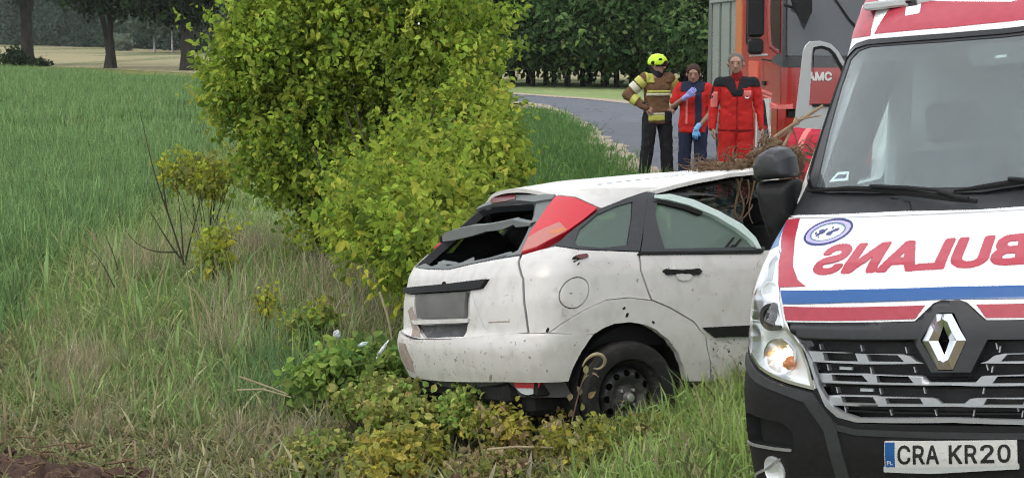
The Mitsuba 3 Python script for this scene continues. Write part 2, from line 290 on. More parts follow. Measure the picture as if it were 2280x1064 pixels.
# road: a ribbon from the near verge to where it bends left behind the trees
ys = np.r_[np.arange(-4, 40, 1.0), 42, 44, 46, 48]
left = [(xe(y), y) for y in ys] + [(.6, 51), (-2.5, 56), (-7, 64), (-11, 78), (-13, 100), (-15, 140), (-30, 220)]
right = [(xe(y) + 6.0, y) for y in ys[:-8]] + [(7.0, 39), (6.3, 43), (5.4, 46.5), (4.3, 49.5), (3.9, 50.4), (3.3, 52), (2.7, 54), (-.67, 60)][:8] + [(.6, 58.2), (-1.5, 62), (-4, 68), (-6.5, 80), (-8, 101), (-10, 141), (-25, 223)][1:]
n = min(len(left), len(right)); left = np.array(left); right = np.array(right)
def resamp(p, k):
    s = np.r_[0, np.cumsum(np.linalg.norm(np.diff(p, axis=0), axis=1))]; t = np.linspace(0, s[-1], k); return np.stack([np.interp(t, s, p[:, 0]), np.interp(t, s, p[:, 1])], 1)
RL, RR = resamp(left, 160), resamp(right, 160)
def ribbon(a, b, k, lift):
    t = np.linspace(0, 1, k)[None, :, None]; P = a[:, None] * (1 - t) + b[:, None] * t
    z = np.maximum(zr(P[..., 1]), gz(P[..., 0], P[..., 1])) + lift; m, kk = z.shape; i = np.arange(m * kk).reshape(m, kk)
    q = np.stack([i[:-1, :-1], i[:-1, 1:], i[1:, 1:], i[1:, :-1]], -1).reshape(-1, 4)
    return trimesh.Trimesh(np.concatenate([P, z[..., None]], -1).reshape(-1, 3), np.vstack([q[:, [0, 1, 2]], q[:, [0, 2, 3]]]), process=False)
put('road', ribbon(RL, RR, 12, .012), 'asphalt', True, kind='structure')
def offset(a, b, d, jit=0, seed=1):
    v = (b - a) / np.linalg.norm(b - a, axis=1, keepdims=True); r = np.random.default_rng(seed)
    return a + v * (np.full(len(a), d) + jit * r.normal(size=len(a)))[:, None]
fine = lambda a: resamp(a, 700)
FL, FR = fine(RL), fine(RR)
put('road_shoulder', ribbon(offset(FL, FR, -.30, .07, 2), offset(FL, FR, .28, .07, 3), 4, .020), 'gravel', True, kind='structure')
put('road_edge_line', ribbon(offset(FL, FR, 5.0 if False else 0, 0)[0:0] if False else offset(FR, FL, .05, .02, 4), offset(FR, FL, -.75, .05, 5), 4, .022), 'gravel', True, kind='structure')
# the grass verge and meadow beyond the road, the pale stubble field, the grassy strip at the far end of the green field
def zone(pts, m, key, lift, h):
    P, F = grid_poly(Polygon(pts), h)
    put(key, trimesh.Trimesh(np.c_[P, gz(P[:, 0], P[:, 1]) + lift], F, process=False), m, True, kind='structure')
far_edge = [tuple(p) for p in offset(RR, RL, -.7)[14:72:5]]
zone(far_edge + [(-2.5, 77), (14, 70), (40, 62), (40, 20), (10.3, 20)], 'far_grass', 'far_verge', .008, 2.0)
zone([(-160, 152), (-44, 121), (-31, 110), (-13, 84), (-6, 80), (0, 76.5), (16, 71.5), (60, 66), (120, 200), (120, 420), (-160, 420)], 'stubble', 'stubble_field', .012, 12.0)
mat('verge_olive', mikit.proc(lambda p, n, uv: mix((.085, .095, .03), (.13, .13, .05), fbm(p.x * .8, p.y * .8, 0, 3))), .95, spec=.05)
zone([(-120, 124), (-44, 106), (-31, 94), (-13.5, 69), (-13, 83.5), (-31, 109.6), (-44, 120.6), (-120, 145)], 'verge_olive', 'field_margin', .016, 2.0)
# ---------------------------------------------------------------- ambulance
AMB = Surf([
 (.20,.10,.98,.50,2.4,5.4),(.32,.03,1.01,.52,2.4,5.4),(.50,.0,1.03,.55,2.3,5.4),(.70,.0,1.03,.55,2.3,5.4),(.88,.02,1.0,.55,2.3,5.4),(1.0,.035,.985,.52,2.3,5.4),
 (1.10,.07,.97,.50,2.3,5.4),(1.16,.12,.96,.48,2.3,5.4),(1.24,.24,.95,.45,2.3,5.4),(1.32,.44,.945,.40,2.3,5.4),(1.40,.70,.955,.36,2.3,5.4),
 (1.46,.79,.95,.36,2.3,5.4),(2.14,1.36,.82,.34,2.3,5.4),(2.24,1.46,.815,.33,2.3,5.4),(2.40,1.70,.82,.32,2.3,5.4),(2.47,1.90,.76,.4,2.3,5.4),(2.50,2.1,.6,.4,2.2,5.4)])
AQ={'frame':[(-0.949,1.566),(-0.948,1.781),(-0.926,1.99),(-0.906,2.125),(-0.79,2.179),(-0.697,2.191),(-0.287,2.179),(0.085,2.171),(0.159,1.463),(-0.868,1.502)],
 'glass':[(-0.855,1.514),(-0.862,1.78),(-0.855,1.978),(-0.83,2.114),(-0.764,2.158),(-0.682,2.173),(-0.283,2.159),(0.087,2.151),(0.158,1.47)],
 'cowl':[(-0.92,1.561),(-0.867,1.5),(0.159,1.463),(0.172,1.406),(-0.369,1.417),(-0.899,1.411),(-1.037,1.403),(-0.961,1.497)],
 'roofred1':[(-0.836,2.404),(-0.713,2.394),(-0.687,2.21),(-0.886,2.211)],
 'roofred2':[(-0.6,2.374),(0.063,2.291),(0.08,2.205),(-0.292,2.209),(-0.662,2.217),(-0.637,2.285)],
 'marker':[(-0.513,2.372),(-0.463,2.366),(-0.452,2.336),(-0.491,2.338)],
 'markermount':[(-0.511,2.341),(-0.453,2.338),(-0.446,2.304),(-0.502,2.301)],
 'sticker':[(-0.726,1.592),(-0.662,1.594),(-0.658,1.555),(-0.769,1.55)],
 'redcorner':[(-1.026,1.383),(-0.882,1.393),(-0.784,1.279),(-0.739,1.221),(-0.69,1.178),(-0.639,1.158),(-0.792,1.149),(-0.874,1.277)],
 'bluecorner':[(-1.047,1.374),(-1.027,1.384),(-0.928,1.294),(-1.03,1.275),(-1.047,1.326)],
 'text_q':[(-0.596,1.309),(0.222,1.313),(0.241,1.22),(-0.636,1.197)],
 'blue':[(-0.776,1.136),(-0.407,1.147),(-0.035,1.151),(0.273,1.15),(0.277,1.106),(-0.029,1.106),(-0.399,1.1),(-0.748,1.086)],
 'red1':[(-0.747,1.077),(-0.099,1.086),(-0.137,1.035),(-0.73,1.022)],
 'red2':[(0.073,1.086),(0.278,1.09),(0.278,1.045),(0.118,1.036)],
 'band':[(-0.711,1.012),(-0.136,1.023),(-0.063,1.09),(-0.034,1.1),(0.047,1.098),(0.123,1.028),(0.278,1.039),(0.278,0.967),(0.11,0.959),(0.11,0.947),(0.032,0.83),(-0.076,0.83),(-0.143,0.954),(-0.632,0.946),(-0.691,0.974)],
 'grille':[(-0.711,1.012),(-0.136,1.023),(-0.063,1.09),(-0.034,1.1),(0.047,1.098),(0.123,1.028),(0.278,1.039),(0.264,0.636),(-0.402,0.62),(-0.512,0.643),(-0.555,0.698),(-0.645,0.93)],
 'logo_o':[(-0.041,1.051),(0.015,1.05),(0.062,0.952),(0.006,0.841),(-0.046,0.841),(-0.109,0.954)],
 'logo_i':[(-0.021,1.005),(0.005,0.953),(-0.023,0.9),(-0.052,0.959)],
 'row1':[(-0.615,0.902),(-0.556,0.902),(-0.453,0.903),(-0.364,0.898),(-0.2,0.899),(-0.162,0.891),(-0.139,0.872),(-0.109,0.863),(-0.355,0.858),(-0.59,0.86)],
 'row1h1':[(-0.542,0.898),(-0.395,0.9),(-0.383,0.869),(-0.534,0.868)],
 'row1h2':[(-0.343,0.896),(-0.214,0.895),(-0.189,0.87),(-0.334,0.87)],
 'row2':[(-0.567,0.815),(-0.346,0.821),(-0.316,0.819),(-0.127,0.815),(-0.113,0.813),(-0.09,0.79),(0.056,0.79),(0.089,0.817),(0.125,0.826),(0.273,0.836),(0.271,0.791),(0.061,0.78),(-0.1,0.776),(-0.348,0.776),(-0.557,0.775)],
 'row2h1':[(-0.502,0.811),(-0.367,0.813),(-0.342,0.788),(-0.498,0.788)],
 'row2h2':[(-0.304,0.813),(-0.174,0.812),(-0.154,0.787),(-0.3,0.787)],
 'row3':[(-0.527,0.727),(-0.475,0.732),(-0.319,0.735),(-0.289,0.731),(-0.088,0.73),(-0.065,0.726),(-0.043,0.708),(0.012,0.708),(0.036,0.727),(0.059,0.738),(0.236,0.749),(0.269,0.749),(0.268,0.711),(0.012,0.697),(-0.271,0.692),(-0.51,0.687)],
 'row3h1':[(-0.462,0.725),(-0.324,0.728),(-0.308,0.703),(-0.455,0.701)],
 'row3h2':[(-0.27,0.725),(-0.13,0.727),(-0.117,0.705),(-0.263,0.704)],
 'trim':[(-0.654,0.936),(-0.622,0.894),(-0.569,0.758),(-0.532,0.683),(-0.481,0.642),(-0.397,0.625),(0.264,0.642),(0.265,0.661),(-0.386,0.642),(-0.458,0.661),(-0.507,0.69),(-0.557,0.763),(-0.59,0.857),(-0.618,0.899),(-0.635,0.928)],
 'ticks':[(-0.567,0.921),(-0.374,0.921),(-0.184,0.915),(-0.532,0.839),(-0.335,0.833),(-0.152,0.838),(-0.491,0.75),(-0.298,0.752),(-0.116,0.757),(-0.457,0.673),(-0.258,0.665),(-0.075,0.668),(0.171,0.927),(0.132,0.847),(0.24,0.686)],
 'badges':[(-0.453,0.838),(-0.361,0.754)],
 'light':[(-0.91,1.282),(-0.953,1.241),(-0.938,1.192),(-0.979,1.137),(-1.06,1.085),(-1.077,1.037),(-1.027,0.995),(-1.127,0.922),(-1.029,0.85),(-0.924,0.806),(-0.82,0.78),(-0.736,0.765),(-0.588,0.745),(-0.613,0.84),(-0.646,0.912),(-0.699,0.965),(-0.742,1.005),(-0.765,1.062),(-0.795,1.149),(-0.837,1.213),(-0.863,1.261)],
 'proj':[(-0.839,1.028),(-0.772,1.032),(-0.837,0.988)],
 'bulb':[(-0.776,0.867),(-0.684,0.873),(-0.776,0.798),(-0.888,0.904),(-0.857,1.119)],
 'plate':[(-0.274,0.558),(0.234,0.576),(0.23,0.472),(-0.287,0.429)],
 'trimA':[(-1.117,0.46),(-0.914,0.475),(-0.728,0.484)],
 'trimB':[(-1.057,0.315),(-0.878,0.387),(-0.799,0.434)],
 'fog':[(-0.844,0.376)],
 'recess':[(-1.127,0.585),(-1.044,0.601),(-0.774,0.596),(-0.712,0.564),(-0.707,0.488),(-0.914,0.471),(-1.127,0.46)],
 'ridge':[(-1.059,0.827),(-0.922,0.778),(-0.749,0.749),(-0.616,0.722),(-0.516,0.599),(-0.476,0.386)],
 'hoodline':[(-1.037,1.393),(-0.867,1.277),(-0.786,1.149),(-0.756,1.08),(-0.724,1.017)]}
a = Veh('ambulance', AMB, [[.8738,.4789,-.0848],[-.4756,.8779,.0563],[.1014,-.0089,.9948]], (1.772, 6.111, -.13), .93)
lab('ambulance', 'white ambulance with red and blue stripes and mirrored red lettering on its bonnet', 'ambulance')
L = lambda k: pg(AQ[k]).intersection(box(-9, 0, 0, 9))
sym = lambda p: both(p.union(box(-1e-4, p.intersection(box(-.02, 0, .1, 9)).bounds[1], 1e-4, p.intersection(box(-.02, 0, .1, 9)).bounds[3])).buffer(1e-4)) if p.bounds[2] > -.02 else both(p)
frame, glass, cowl, grille, band = (sym(L(k)) for k in ('frame', 'glass', 'cowl', 'grille', 'band'))
light = pg(AQ['light']); lights = both(light)
bl = [(-1.7, .90), (-1.16, .90), (-1.029, .845), (-.924, .80), (-.82, .774), (-.736, .759), (-.592, .739), (-.569, .758), (-.532, .683), (-.481, .640), (-.397, .622)]
bump = Polygon(bl + [(-x, z) for x, z in bl[::-1]] + [(1.7, .24), (-1.7, .24)])
gap = .0045
front = box(-1.7, .24, 1.7, 2.5)
holes = unary_union([g.buffer(gap) for g in (bump, grille, lights, frame, cowl)])
hl = [LineString(AQ['hoodline']), LineString([(-q, z) for q, z in AQ['hoodline']])]
body = front.difference(holes)
hood_zone = Polygon([(x, z) for x, z in AQ['hoodline']] + [(-x, z) for x, z in AQ['hoodline'][::-1]])
hood = body.intersection(hood_zone); body = body.difference(hood_zone.buffer(gap))
a.wrap('inner_shell', front.difference(frame.buffer(-.05)).difference(lights.buffer(-.01)), 'undercoat', -.09, -.085, .08, wall=False)
a.wrap('cab_body', body, 'paint_amb', -.08, 0, .035)
a.wrap('bonnet', hood, 'paint_amb', -.04, .001, .03, label='white bonnet with mirrored red lettering, red corner and emblem')
flank = box(1.7, .24, 7.6, 2.5)
def side(sgn):
    f = flank if sgn > 0 else mirror(flank)
    win = Polygon([(sgn * x, z) for x, z in ((1.72, 1.5), (2.3, 1.5), (2.3, 2.12), (1.95, 2.12))]).buffer(.02)
    arches = unary_union([Point(sgn * q, .34).buffer(.44) for q in (1.50, 5.2)])
    a.wrap('side_panel', f.difference(win).difference(arches), 'paint_amb', -.04, 0, .12)
    a.wrap('door_window', win, 'glass', 0, -.004, .15, wall=False)
    a.wrap('side_stripe', box(*((1.75, 1.08, 6.3, 1.16) if sgn > 0 else (-6.3, 1.08, -1.75, 1.16))), 'vinyl_blue', .001, .004, .2)
    a.wrap('side_stripe', box(*((1.75, .99, 6.3, 1.07) if sgn > 0 else (-6.3, .99, -1.75, 1.07))), 'vinyl_red', .001, .004, .2)
side(-1); side(1)
rf = [AMB.pt(np.array([q]), np.array([2.5]))[0] for q in np.linspace(-7.2, 7.2, 90)]
P, F = grid_poly(Polygon([(p[0], p[1]) for p in rf]).buffer(0), .25)
a.add('roof', trimesh.Trimesh(np.c_[P, np.full(len(P), 2.5) + .03 * (1 - (P[:, 0] / .8)**2).clip(0)], F), 'paint_amb', True)
# windscreen
a.wrap('windscreen_frame', frame.difference(glass.buffer(-.012)), 'grey_plastic', -.03, -.004, .03)
rub = frame.difference(frame.buffer(-.022))
a.wrap('windscreen_seal', rub, 'black_gloss', -.01, .003, .03)
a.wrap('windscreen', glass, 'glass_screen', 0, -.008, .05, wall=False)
fr = Polygon([(-.17, 2.12), (.17, 2.12), (.13, 2.02), (-.13, 2.02)])
a.wrap('sensor_housing', fr, 'grey_plastic', -.05, -.012, .05)
a.wrap('sensor_lens', box(-.03, 2.05, .02, 2.062), 'trim_pale', -.012, -.0105, .05)
a.wrap('windscreen_sticker', pg(AQ['sticker']).difference(pg(AQ['sticker']).buffer(-.011)), 'sticker_white', -.012, -.010, .02)
a.wrap('windscreen_sticker', affinity.scale(pg(AQ['sticker']), .45, .25), 'vinyl_navy', -.012, -.010, .02)
a.wrap('cowl', cowl, 'grey_plastic', -.04, -.006, .03)
for x0, dx in ((-.30, 0), (.55, 0)):
    a.wrap('cowl_seam', LineString([(x0, 1.40), (x0 - .03, 1.45), (x0 - .12, 1.468)]).buffer(.003), 'deep_black', -.006, -.004, .03)
def wiper(pts, w, key='wiper_blade', lift=.03):
    q = np.array(pts); P = AMB.pt(q[:, 0], q[:, 1]) + AMB.nrm(q[:, 0], q[:, 1]) * lift
    return tube(P, w, 6)
for pts in ([(-.86, 1.492), (-.62, 1.497), (-.48, 1.488), (-.30, 1.46), (-.14, 1.432), (-.02, 1.415)], [(-.13, 1.462), (.0, 1.476), (.15, 1.49), (.32, 1.50), (.46, 1.49)]):
    w = np.interp(np.linspace(0, 1, len(pts)), [0, .2, .7, 1], [.006, .013, .016, .010])
    a.add('wiper_blade', wiper(pts, w), 'deep_black')
for pts in ([(-.50, 1.49), (-.32, 1.475), (-.20, 1.45), (-.10, 1.42), (-.05, 1.408)], [(.1, 1.49), (.25, 1.47), (.38, 1.44), (.44, 1.412)]):
    a.add('wiper_arm', wiper(pts, .009, lift=.055), 'black_plastic')
# cab inside
a.add('dashboard', cat([cbox((0, 1.15, 1.15), (1.7, .55, .36), .08), cbox((-.42, 1.22, 1.36), (.5, .3, .10), .05)]), 'fabric_dark')
a.add('cab_floor', cbox((0, 2.0, .45), (1.8, 2.0, .06)), 'fabric_dark')
a.add('bulkhead', cbox((0, 2.75, 1.45), (1.74, .05, 1.95)), 'trim_grey')
a.add('headliner', cbox((0, 2.2, 2.36), (1.45, 1.1, .04)), 'trim_grey')
for sx in (-1, 1):
    a.add('door_pillar', tube([(sx * .84, 2.25, .9), (sx * .80, 2.3, 1.5), (sx * .70, 2.32, 2.3)], .06, 8), 'trim_pale')
    a.add('door_pillar', tube([(sx * .66, 2.45, .9), (sx * .62, 2.5, 1.5), (sx * .57, 2.5, 2.3)], .022, 8), 'trim_pale')
    s = sx * .46
    k = a.add('seat', cat([cbox((s, 2.2, 1.25), (.50, .16, .72), .07), cbox((s, 2.0, .86), (.50, .5, .16), .07)]), 'fabric_grey')
    a.add('seat__headrest', cbox((s, 2.22, 1.75), (.27, .11, .20), .05), 'fabric_grey') if sx < 0 else a.add('seat_001__headrest', cbox((s, 2.22, 1.75), (.27, .11, .20), .05), 'fabric_grey')
a.add('steering_wheel', lathe([(.195 + .014 * math.cos(t), .014 * math.sin(t)) for t in np.linspace(0, 2 * np.pi, 9)], (.46, 1.5, 1.42), (0, .75, -.62), 28), 'fabric_dark')
a.add('cab_papers', cat([cbox((-.28, 1.32, 1.425), (.16, .10, .012), .004), cbox((-.05, 1.36, 1.42), (.12, .14, .02), .006), cbox((.2, 1.34, 1.42), (.18, .08, .014), .004)]), 'trim_pale')
# stripes, emblem and lettering
for k in ('roofred1', 'roofred2'):
    p = L(k) if k == 'roofred2' else pg(AQ[k])
    if k == 'roofred2': p = p.union(box(-.3, 2.207, 0, 2.29)).difference(pg(AQ['markermount']).buffer(.012))
    a.wrap('roof_stripe', both(p) if k == 'roofred1' else sym(p), 'vinyl_red', .0005, .003, .03)
a.wrap('marker_light', both(box(-.515, 2.338, -.462, 2.40)), 'black_gloss', -.01, .03, .02)
for k in ('redcorner', 'bluecorner'):
    a.wrap('corner_stripe', both(pg(AQ[k])), 'vinyl_red' if k == 'redcorner' else 'vinyl_pale_blue', .0005, .003, .025)
a.wrap('bonnet_stripe', both(pg([(-.777, 1.137), (-.4, 1.146), (0, 1.150), (0, 1.106), (-.4, 1.10), (-.75, 1.086)]).buffer(1e-4)), 'vinyl_blue', .0015, .004, .03, label='blue stripe across the bonnet')
a.wrap('bonnet_stripe', both(pg(AQ['red1'])), 'vinyl_red', .0015, .004, .03, label='red stripe across the bonnet, broken by the badge')
txt = affinity.scale(text_poly('AMBULANS'), -1, 1); x0, y0, x1, y1 = txt.bounds
txt = affinity.scale(affinity.translate(txt, -x0, -y0), 1 / (x1 - x0), 1 / (y1 - y0), origin=(0, 0))
txt = quad_map(txt, (-.60, 1.303), (.60, 1.325), (.64, 1.226), (-.64, 1.196))
a.wrap('bonnet_lettering', txt.buffer(0), 'vinyl_red', .0015, .0045, .02, smooth=False, label='mirrored red letters AMBULANS')
ec, ang = (-.655, 1.345), 3
def ell(rx, rz): return affinity.rotate(affinity.scale(Point(ec).buffer(1, 48), rx, rz, origin=ec), ang, origin=ec)
E1 = np.array([AQ['sticker'][0]])
a.wrap('bonnet_emblem', ell(.118, .046).difference(ell(.108, .040)), 'vinyl_navy', .0015, .004, .012)
a.wrap('bonnet_emblem', ell(.106, .0385).difference(ell(.088, .0315)), 'vinyl_lilac', .0015, .0038, .012)
a.wrap('bonnet_emblem', ell(.086, .0305).difference(ell(.080, .028)), 'vinyl_teal', .0015, .004, .012)
mk = unary_union([affinity.scale(Point(ec[0] - .030, ec[1] + .001).buffer(1), .016, .008), LineString([(ec[0] - .046, ec[1] - .011), (ec[0] - .03, ec[1] - .003), (ec[0] - .014, ec[1] + .008)]).buffer(.004),
                  LineString([(ec[0] + .006, ec[1] - .006), (ec[0] + .028, ec[1] + .004), (ec[0] + .048, ec[1] + .009)]).buffer(.0045), affinity.scale(Point(ec[0] + .018, ec[1] - .005).buffer(1), .012, .006),
                  Point(ec[0] + .014, ec[1] + .014).buffer(.004), Point(ec[0] - .058, ec[1] - .004).buffer(.004), Point(ec[0] - .03, ec[1] - .017).buffer(.003)])
a.wrap('bonnet_emblem', mk, 'vinyl_navy', .0015, .004, .008, label='dark marks inside the oval emblem')
# grille
a.wrap('grille', grille, 'radiator', -.10, -.08, .04)
a.wrap('grille_band', band.difference(affinity.scale(pg(AQ['logo_o']), 1.0, 1.0).buffer(.004)), 'grey_plastic', -.06, .012, .03)
lo = [( -.018 + .058 * 0, 0)]
cx, cz = -.022, .952
o = [(-.030, .100), (.030, .100), (.086, .0), (.030, -.112), (-.030, -.112), (-.086, 0)]
i_ = [(0, .052), (.022, 0), (0, -.055), (-.022, 0)]
def diamond(top):
    """Faceted ring: the crest runs midway between outer and inner outline."""
    OO = np.array(o); ring = []
    def inner(p):
        q = np.array(p); d = abs(q[0]) / .022 + abs(q[1]) / .054; return q / d
    V, F = [], []
    M = 48; pts = []
    for k in range(6):
        for t in np.linspace(0, 1, M // 6, endpoint=False): pts.append(OO[k] * (1 - t) + OO[(k + 1) % 6] * t)
    pts = np.array(pts)
    inn = np.array([inner(p) for p in pts]); mid = (pts + inn) / 2
    P2 = np.vstack([pts, mid, inn]) + [cx, cz]; lift = np.r_[np.full(len(pts), .010), np.full(len(pts), .034), np.full(len(pts), .012)]
    p = AMB.pt(P2[:, 0], P2[:, 1]) + AMB.nrm(P2[:, 0], P2[:, 1]) * lift[:, None]; n = len(pts); f = []
    for r_ in (0, 1):
        for k in range(n):
            A, B, C, D = r_ * n + k, r_ * n + (k + 1) % n, (r_ + 1) * n + (k + 1) % n, (r_ + 1) * n + k; f += [(A, C, B), (A, D, C)]
    return trimesh.Trimesh(p, f, process=False)
a.add('badge', diamond(1), 'chrome', False, label='silver diamond badge in the middle of the grille')
def slat(key, outline, hs, lbl=None):
    p = pg(outline)
    for h_ in hs: p = p.difference(pg(h_).buffer(.001))
    a.wrap(key, p, 'satin_silver', -.035, -.004, .03)
for k in ('row1', 'row2', 'row3'):
    half = L(k) if k != 'row1' else pg(AQ[k])
    hs = [AQ[k + 'h1'], AQ[k + 'h2']]
    p = half
    for h_ in hs: p = p.difference(pg(h_).buffer(.001))
    if k == 'row1': a.wrap('grille_slat', p, 'satin_silver', -.035, -.004, .03); a.wrap('grille_slat', mirror(p), 'satin_silver', -.035, -.004, .03)
    else: a.wrap('grille_slat', sym(p), 'satin_silver', -.035, -.004, .03)
a.wrap('grille_trim', sym(L('trim')), 'satin_silver', -.02, .006, .03, label='curved silver trim along the foot of the grille')
for q, z in AQ['ticks']:
    for s_ in ((1, -1) if q < -.01 and q > -.6 else (1,)):
        a.wrap('grille_clip', Polygon([(s_ * (q - .004), z + .012), (s_ * (q + .001), z + .012), (s_ * (q + .006), z - .012), (s_ * (q + .001), z - .012)]), 'satin_silver', -.045, -.02, .03)
for q, z in AQ['badges']:
    a.wrap('grille_insert', box(q - .028, z - .006, q + .028, z + .006), 'trim_grey', -.045, -.03, .03)
    a.wrap('grille_insert', box(-q - .028, z - .006, -q + .028, z + .006), 'trim_grey', -.045, -.03, .03)
for z in (.945, .86, .80, .765, .66):
    a.wrap('grille_bar', sym(Polygon([(-.52, z), (0, z), (0, z + .008), (-.52, z + .008)])), 'black_plastic', -.05, -.03, .06)
# bumper
a.wrap('bumper', bump.difference(both(pg(AQ['recess'])).buffer(.001)).difference(both(Point(AQ['fog'][0]).buffer(.07))), 'black_plastic', -.10, .004, .04, label='black plastic front bumper')
rid = LineString(AQ['ridge'])
a.wrap('bumper_ridge', both(rid.buffer(.030).intersection(bump.buffer(-.006))), 'grey_plastic', 0, .014, .02)  # paler grey paints the highlight along the bumper edge
a.wrap('bumper_lip', LineString([(-.53, .64), (-.49, .60), (-.40, .585), (.40, .585), (.49, .60), (.53, .64)]).buffer(.012), 'grey_plastic', 0, .012, .03)
a.wrap('bumper_recess', both(pg(AQ['recess'])), 'black_plastic', -.09, -.055, .05)
for k in ('trimA', 'trimB'):
    a.wrap('bumper_trim', both(LineString(AQ[k]).buffer(.006)), 'satin_silver', .004, .010, .03)
a.wrap('lower_intake', Polygon([(-.46, .40), (.46, .40), (.42, .27), (-.42, .27)]), 'black_plastic', .004, .006, .05)
for s_ in (-1, 1):
    c = AMB.pt(np.array([s_ * .844]), np.array([.376]))[0]; n_ = AMB.nrm(np.array([s_ * .844]), np.array([.376]))[0]
    k = a.add('fog_lamp', lathe([(.0, -.02), (.045, -.012), (.062, .004), (.066, .008), (.066, -.03)], c, n_, 28), 'light_reflector')
    a.add(('fog_lamp' if s_ < 0 else 'fog_lamp_001') + '__lens', lathe([(0, .014), (.04, .012), (.058, .006)], c, n_, 28), 'glass_clear')
# headlights
for s_ in (-1, 1):
    lp = light if s_ < 0 else mirror(light); hk = 'headlight' if s_ < 0 else 'headlight_001'
    a.wrap('headlight', lp, 'light_reflector', -.055, -.05, .03, wall=True, smooth=25, label='lit clear headlight wrapping round the left front corner' if s_ < 0 else None)
    a.wrap(hk + '__bezel', lp.difference(lp.buffer(-.014)), 'chrome', -.05, -.002, .03)
    a.wrap(hk + '__lens', lp, 'glass_clear', 0, .004, .03, wall=False)
    def bowl(q, z, r, dep, m, nm, prof):
        c = AMB.pt(np.array([s_ * abs(q)]), np.array([z]))[0]; n_ = AMB.nrm(np.array([s_ * abs(q) * .6]), np.array([max(z, .8)]))[0]; n_ = n_ * [1, 1, .2]; n_ /= np.linalg.norm(n_)
        return a.add(hk + '__' + nm, lathe([(r * x, dep * y) for x, y in prof], c - n_ * .045, n_, 32), m, 30)
    bowl(-.785, .868, .070, .05, 'chrome', 'reflector', [(.12, -.4), (.4, -.25), (.75, .2), (1, .7), (1.08, .75), (1.08, .4)])
    bowl(-.835, 1.028, .058, .05, 'steel_dark', 'projector_ring', [(.62, .3), (.7, .75), (1, .75), (1.04, .1)])
    bowl(-.835, 1.028, .040, .05, 'grey_plastic', 'projector_lens', [(0, 1.0), (.5, .9), (.85, .6), (1, .2)])
    bowl(-.870, 1.13, .040, .04, 'light_reflector', 'marker_reflector', [(.1, -.3), (.5, 0), (1, .7), (1.1, .7)])
    bowl(-.74, .84, .030, .04, 'lamp_amber', 'indicator', [(0, 1.1), (.6, .9), (1, .3), (1, -.4)])
    c = AMB.pt(np.array([s_ * .785]), np.array([.868]))[0]; n_ = AMB.nrm(np.array([s_ * .45]), np.array([.868]))[0]
    kk = a.add(hk + '__bulb', trimesh.creation.icosphere(2, .013).apply_translation(c - n_ * .035), 'plate_white', True)
    scene[kk]['emitter'] = {'type': 'area', 'radiance': {'type': 'rgb', 'value': [34, 22, 10]}}
    st = lp.buffer(-.02).intersection(Polygon([(s_ * .82, 1.0), (s_ * .755, 1.0), (s_ * .84, 1.28), (s_ * .92, 1.28)]))
    a.wrap(hk + '__trim_strip', st, 'sticker_white', -.045, -.02, .03)  # white colour stands in for bright reflections on the chrome
# number plate
TL, TR, BR, BL = AQ['plate']; TL, TR, BR, BL = (-.275, .556), (.235, .572), (.232, .478), (-.283, .452)
a.wrap('number_plate', pg([TL, TR, BR, BL]), 'plate_white', .004, .022, .05, smooth=False, label='white number plate reading CRA KR20')
bp = lambda sh: quad_map(sh, TL, TR, BR, BL)
a.wrap('number_plate__blue_band', bp(box(.006, .03, .082, .97)), 'vinyl_blue', .022, .0235, .05, smooth=False)
a.wrap('number_plate__letter', bp(affinity.scale(affinity.translate(text_poly('PL', False), .020, .12), .030, .16, origin=(.020, .12))), 'plate_white', .0235, .0245, .05, smooth=False)
W = {'C': (.105, .205), 'R': (.225, .315), 'A': (.325, .425), 'K': (.50, .60), 'R2': (.620, .71), '2': (.735, .835), '0': (.86, .955)}
for ch, (u0, u1) in W.items():
    g = text_poly(ch[0], False); b_ = g.bounds
    g = affinity.scale(affinity.translate(g, -b_[0], -b_[1]), (u1 - u0) / (b_[2] - b_[0]), .72 / (b_[3] - b_[1]), origin=(0, 0)); g = affinity.translate(g, u0, .14)
    a.wrap('number_plate__character', bp(g), 'ink', .022, .0245, .05, smooth=False)
for u in (.452, .462): a.wrap('number_plate__validation_sticker', bp(Point(u, .55 if u < .46 else .30).buffer(.02)), 'trim_grey', .022, .0235, .05, smooth=False)
a.wrap('number_plate__holder', pg([(-.290, .452), (.236, .478), (.236, .462), (.10, .452), (-.10, .434), (-.29, .432)]), 'trim_pale', .0, .02, .05, smooth=False)
# mirrors
for s_ in (-1, 1):
    up = [(-1.107, 1.57), (-1.110, 1.645), (-1.075, 1.695), (-1.02, 1.722), (-.965, 1.712), (-.935, 1.67), (-.925, 1.575)]
    lo_ = [(-1.107, 1.562), (-.915, 1.566), (-.93, 1.40), (-.968, 1.345), (-1.02, 1.282), (-1.055, 1.31), (-1.085, 1.42)]
    for nm, pl, mm in (('mirror', up, 'grey_plastic'), ('mirror', lo_, 'black_plastic')):
        ring = np.array(Polygon(pl).buffer(-.022).buffer(.022, 8).exterior.coords)[:-1]; c2 = ring.mean(0); pts = []
        for t in np.linspace(0, np.pi / 2, 9):
            dy, sc = 1.02 - .105 * math.sin(t), math.cos(t)**.45 if t < 1.55 else .0
            pts += [(s_ * -(c2[0] + (x - c2[0]) * sc), dy, c2[1] + (z - c2[1]) * sc) for x, z in ring]
        for dy, sc in ((1.10, 1.0), (1.12, .95)): pts += [(s_ * -(c2[0] + (x - c2[0]) * sc), dy, c2[1] + (z - c2[1]) * sc) for x, z in ring]
        a.add(nm, hull(pts), mm, 50, label='upper shell of the black door mirror' if pl is up and s_ < 0 else None)
    a.add('mirror_arm', tube([(s_ * .96, 1.05, 1.42), (s_ * .90, 1.12, 1.38), (s_ * .86, 1.2, 1.36)], .035, 10), 'black_plastic')
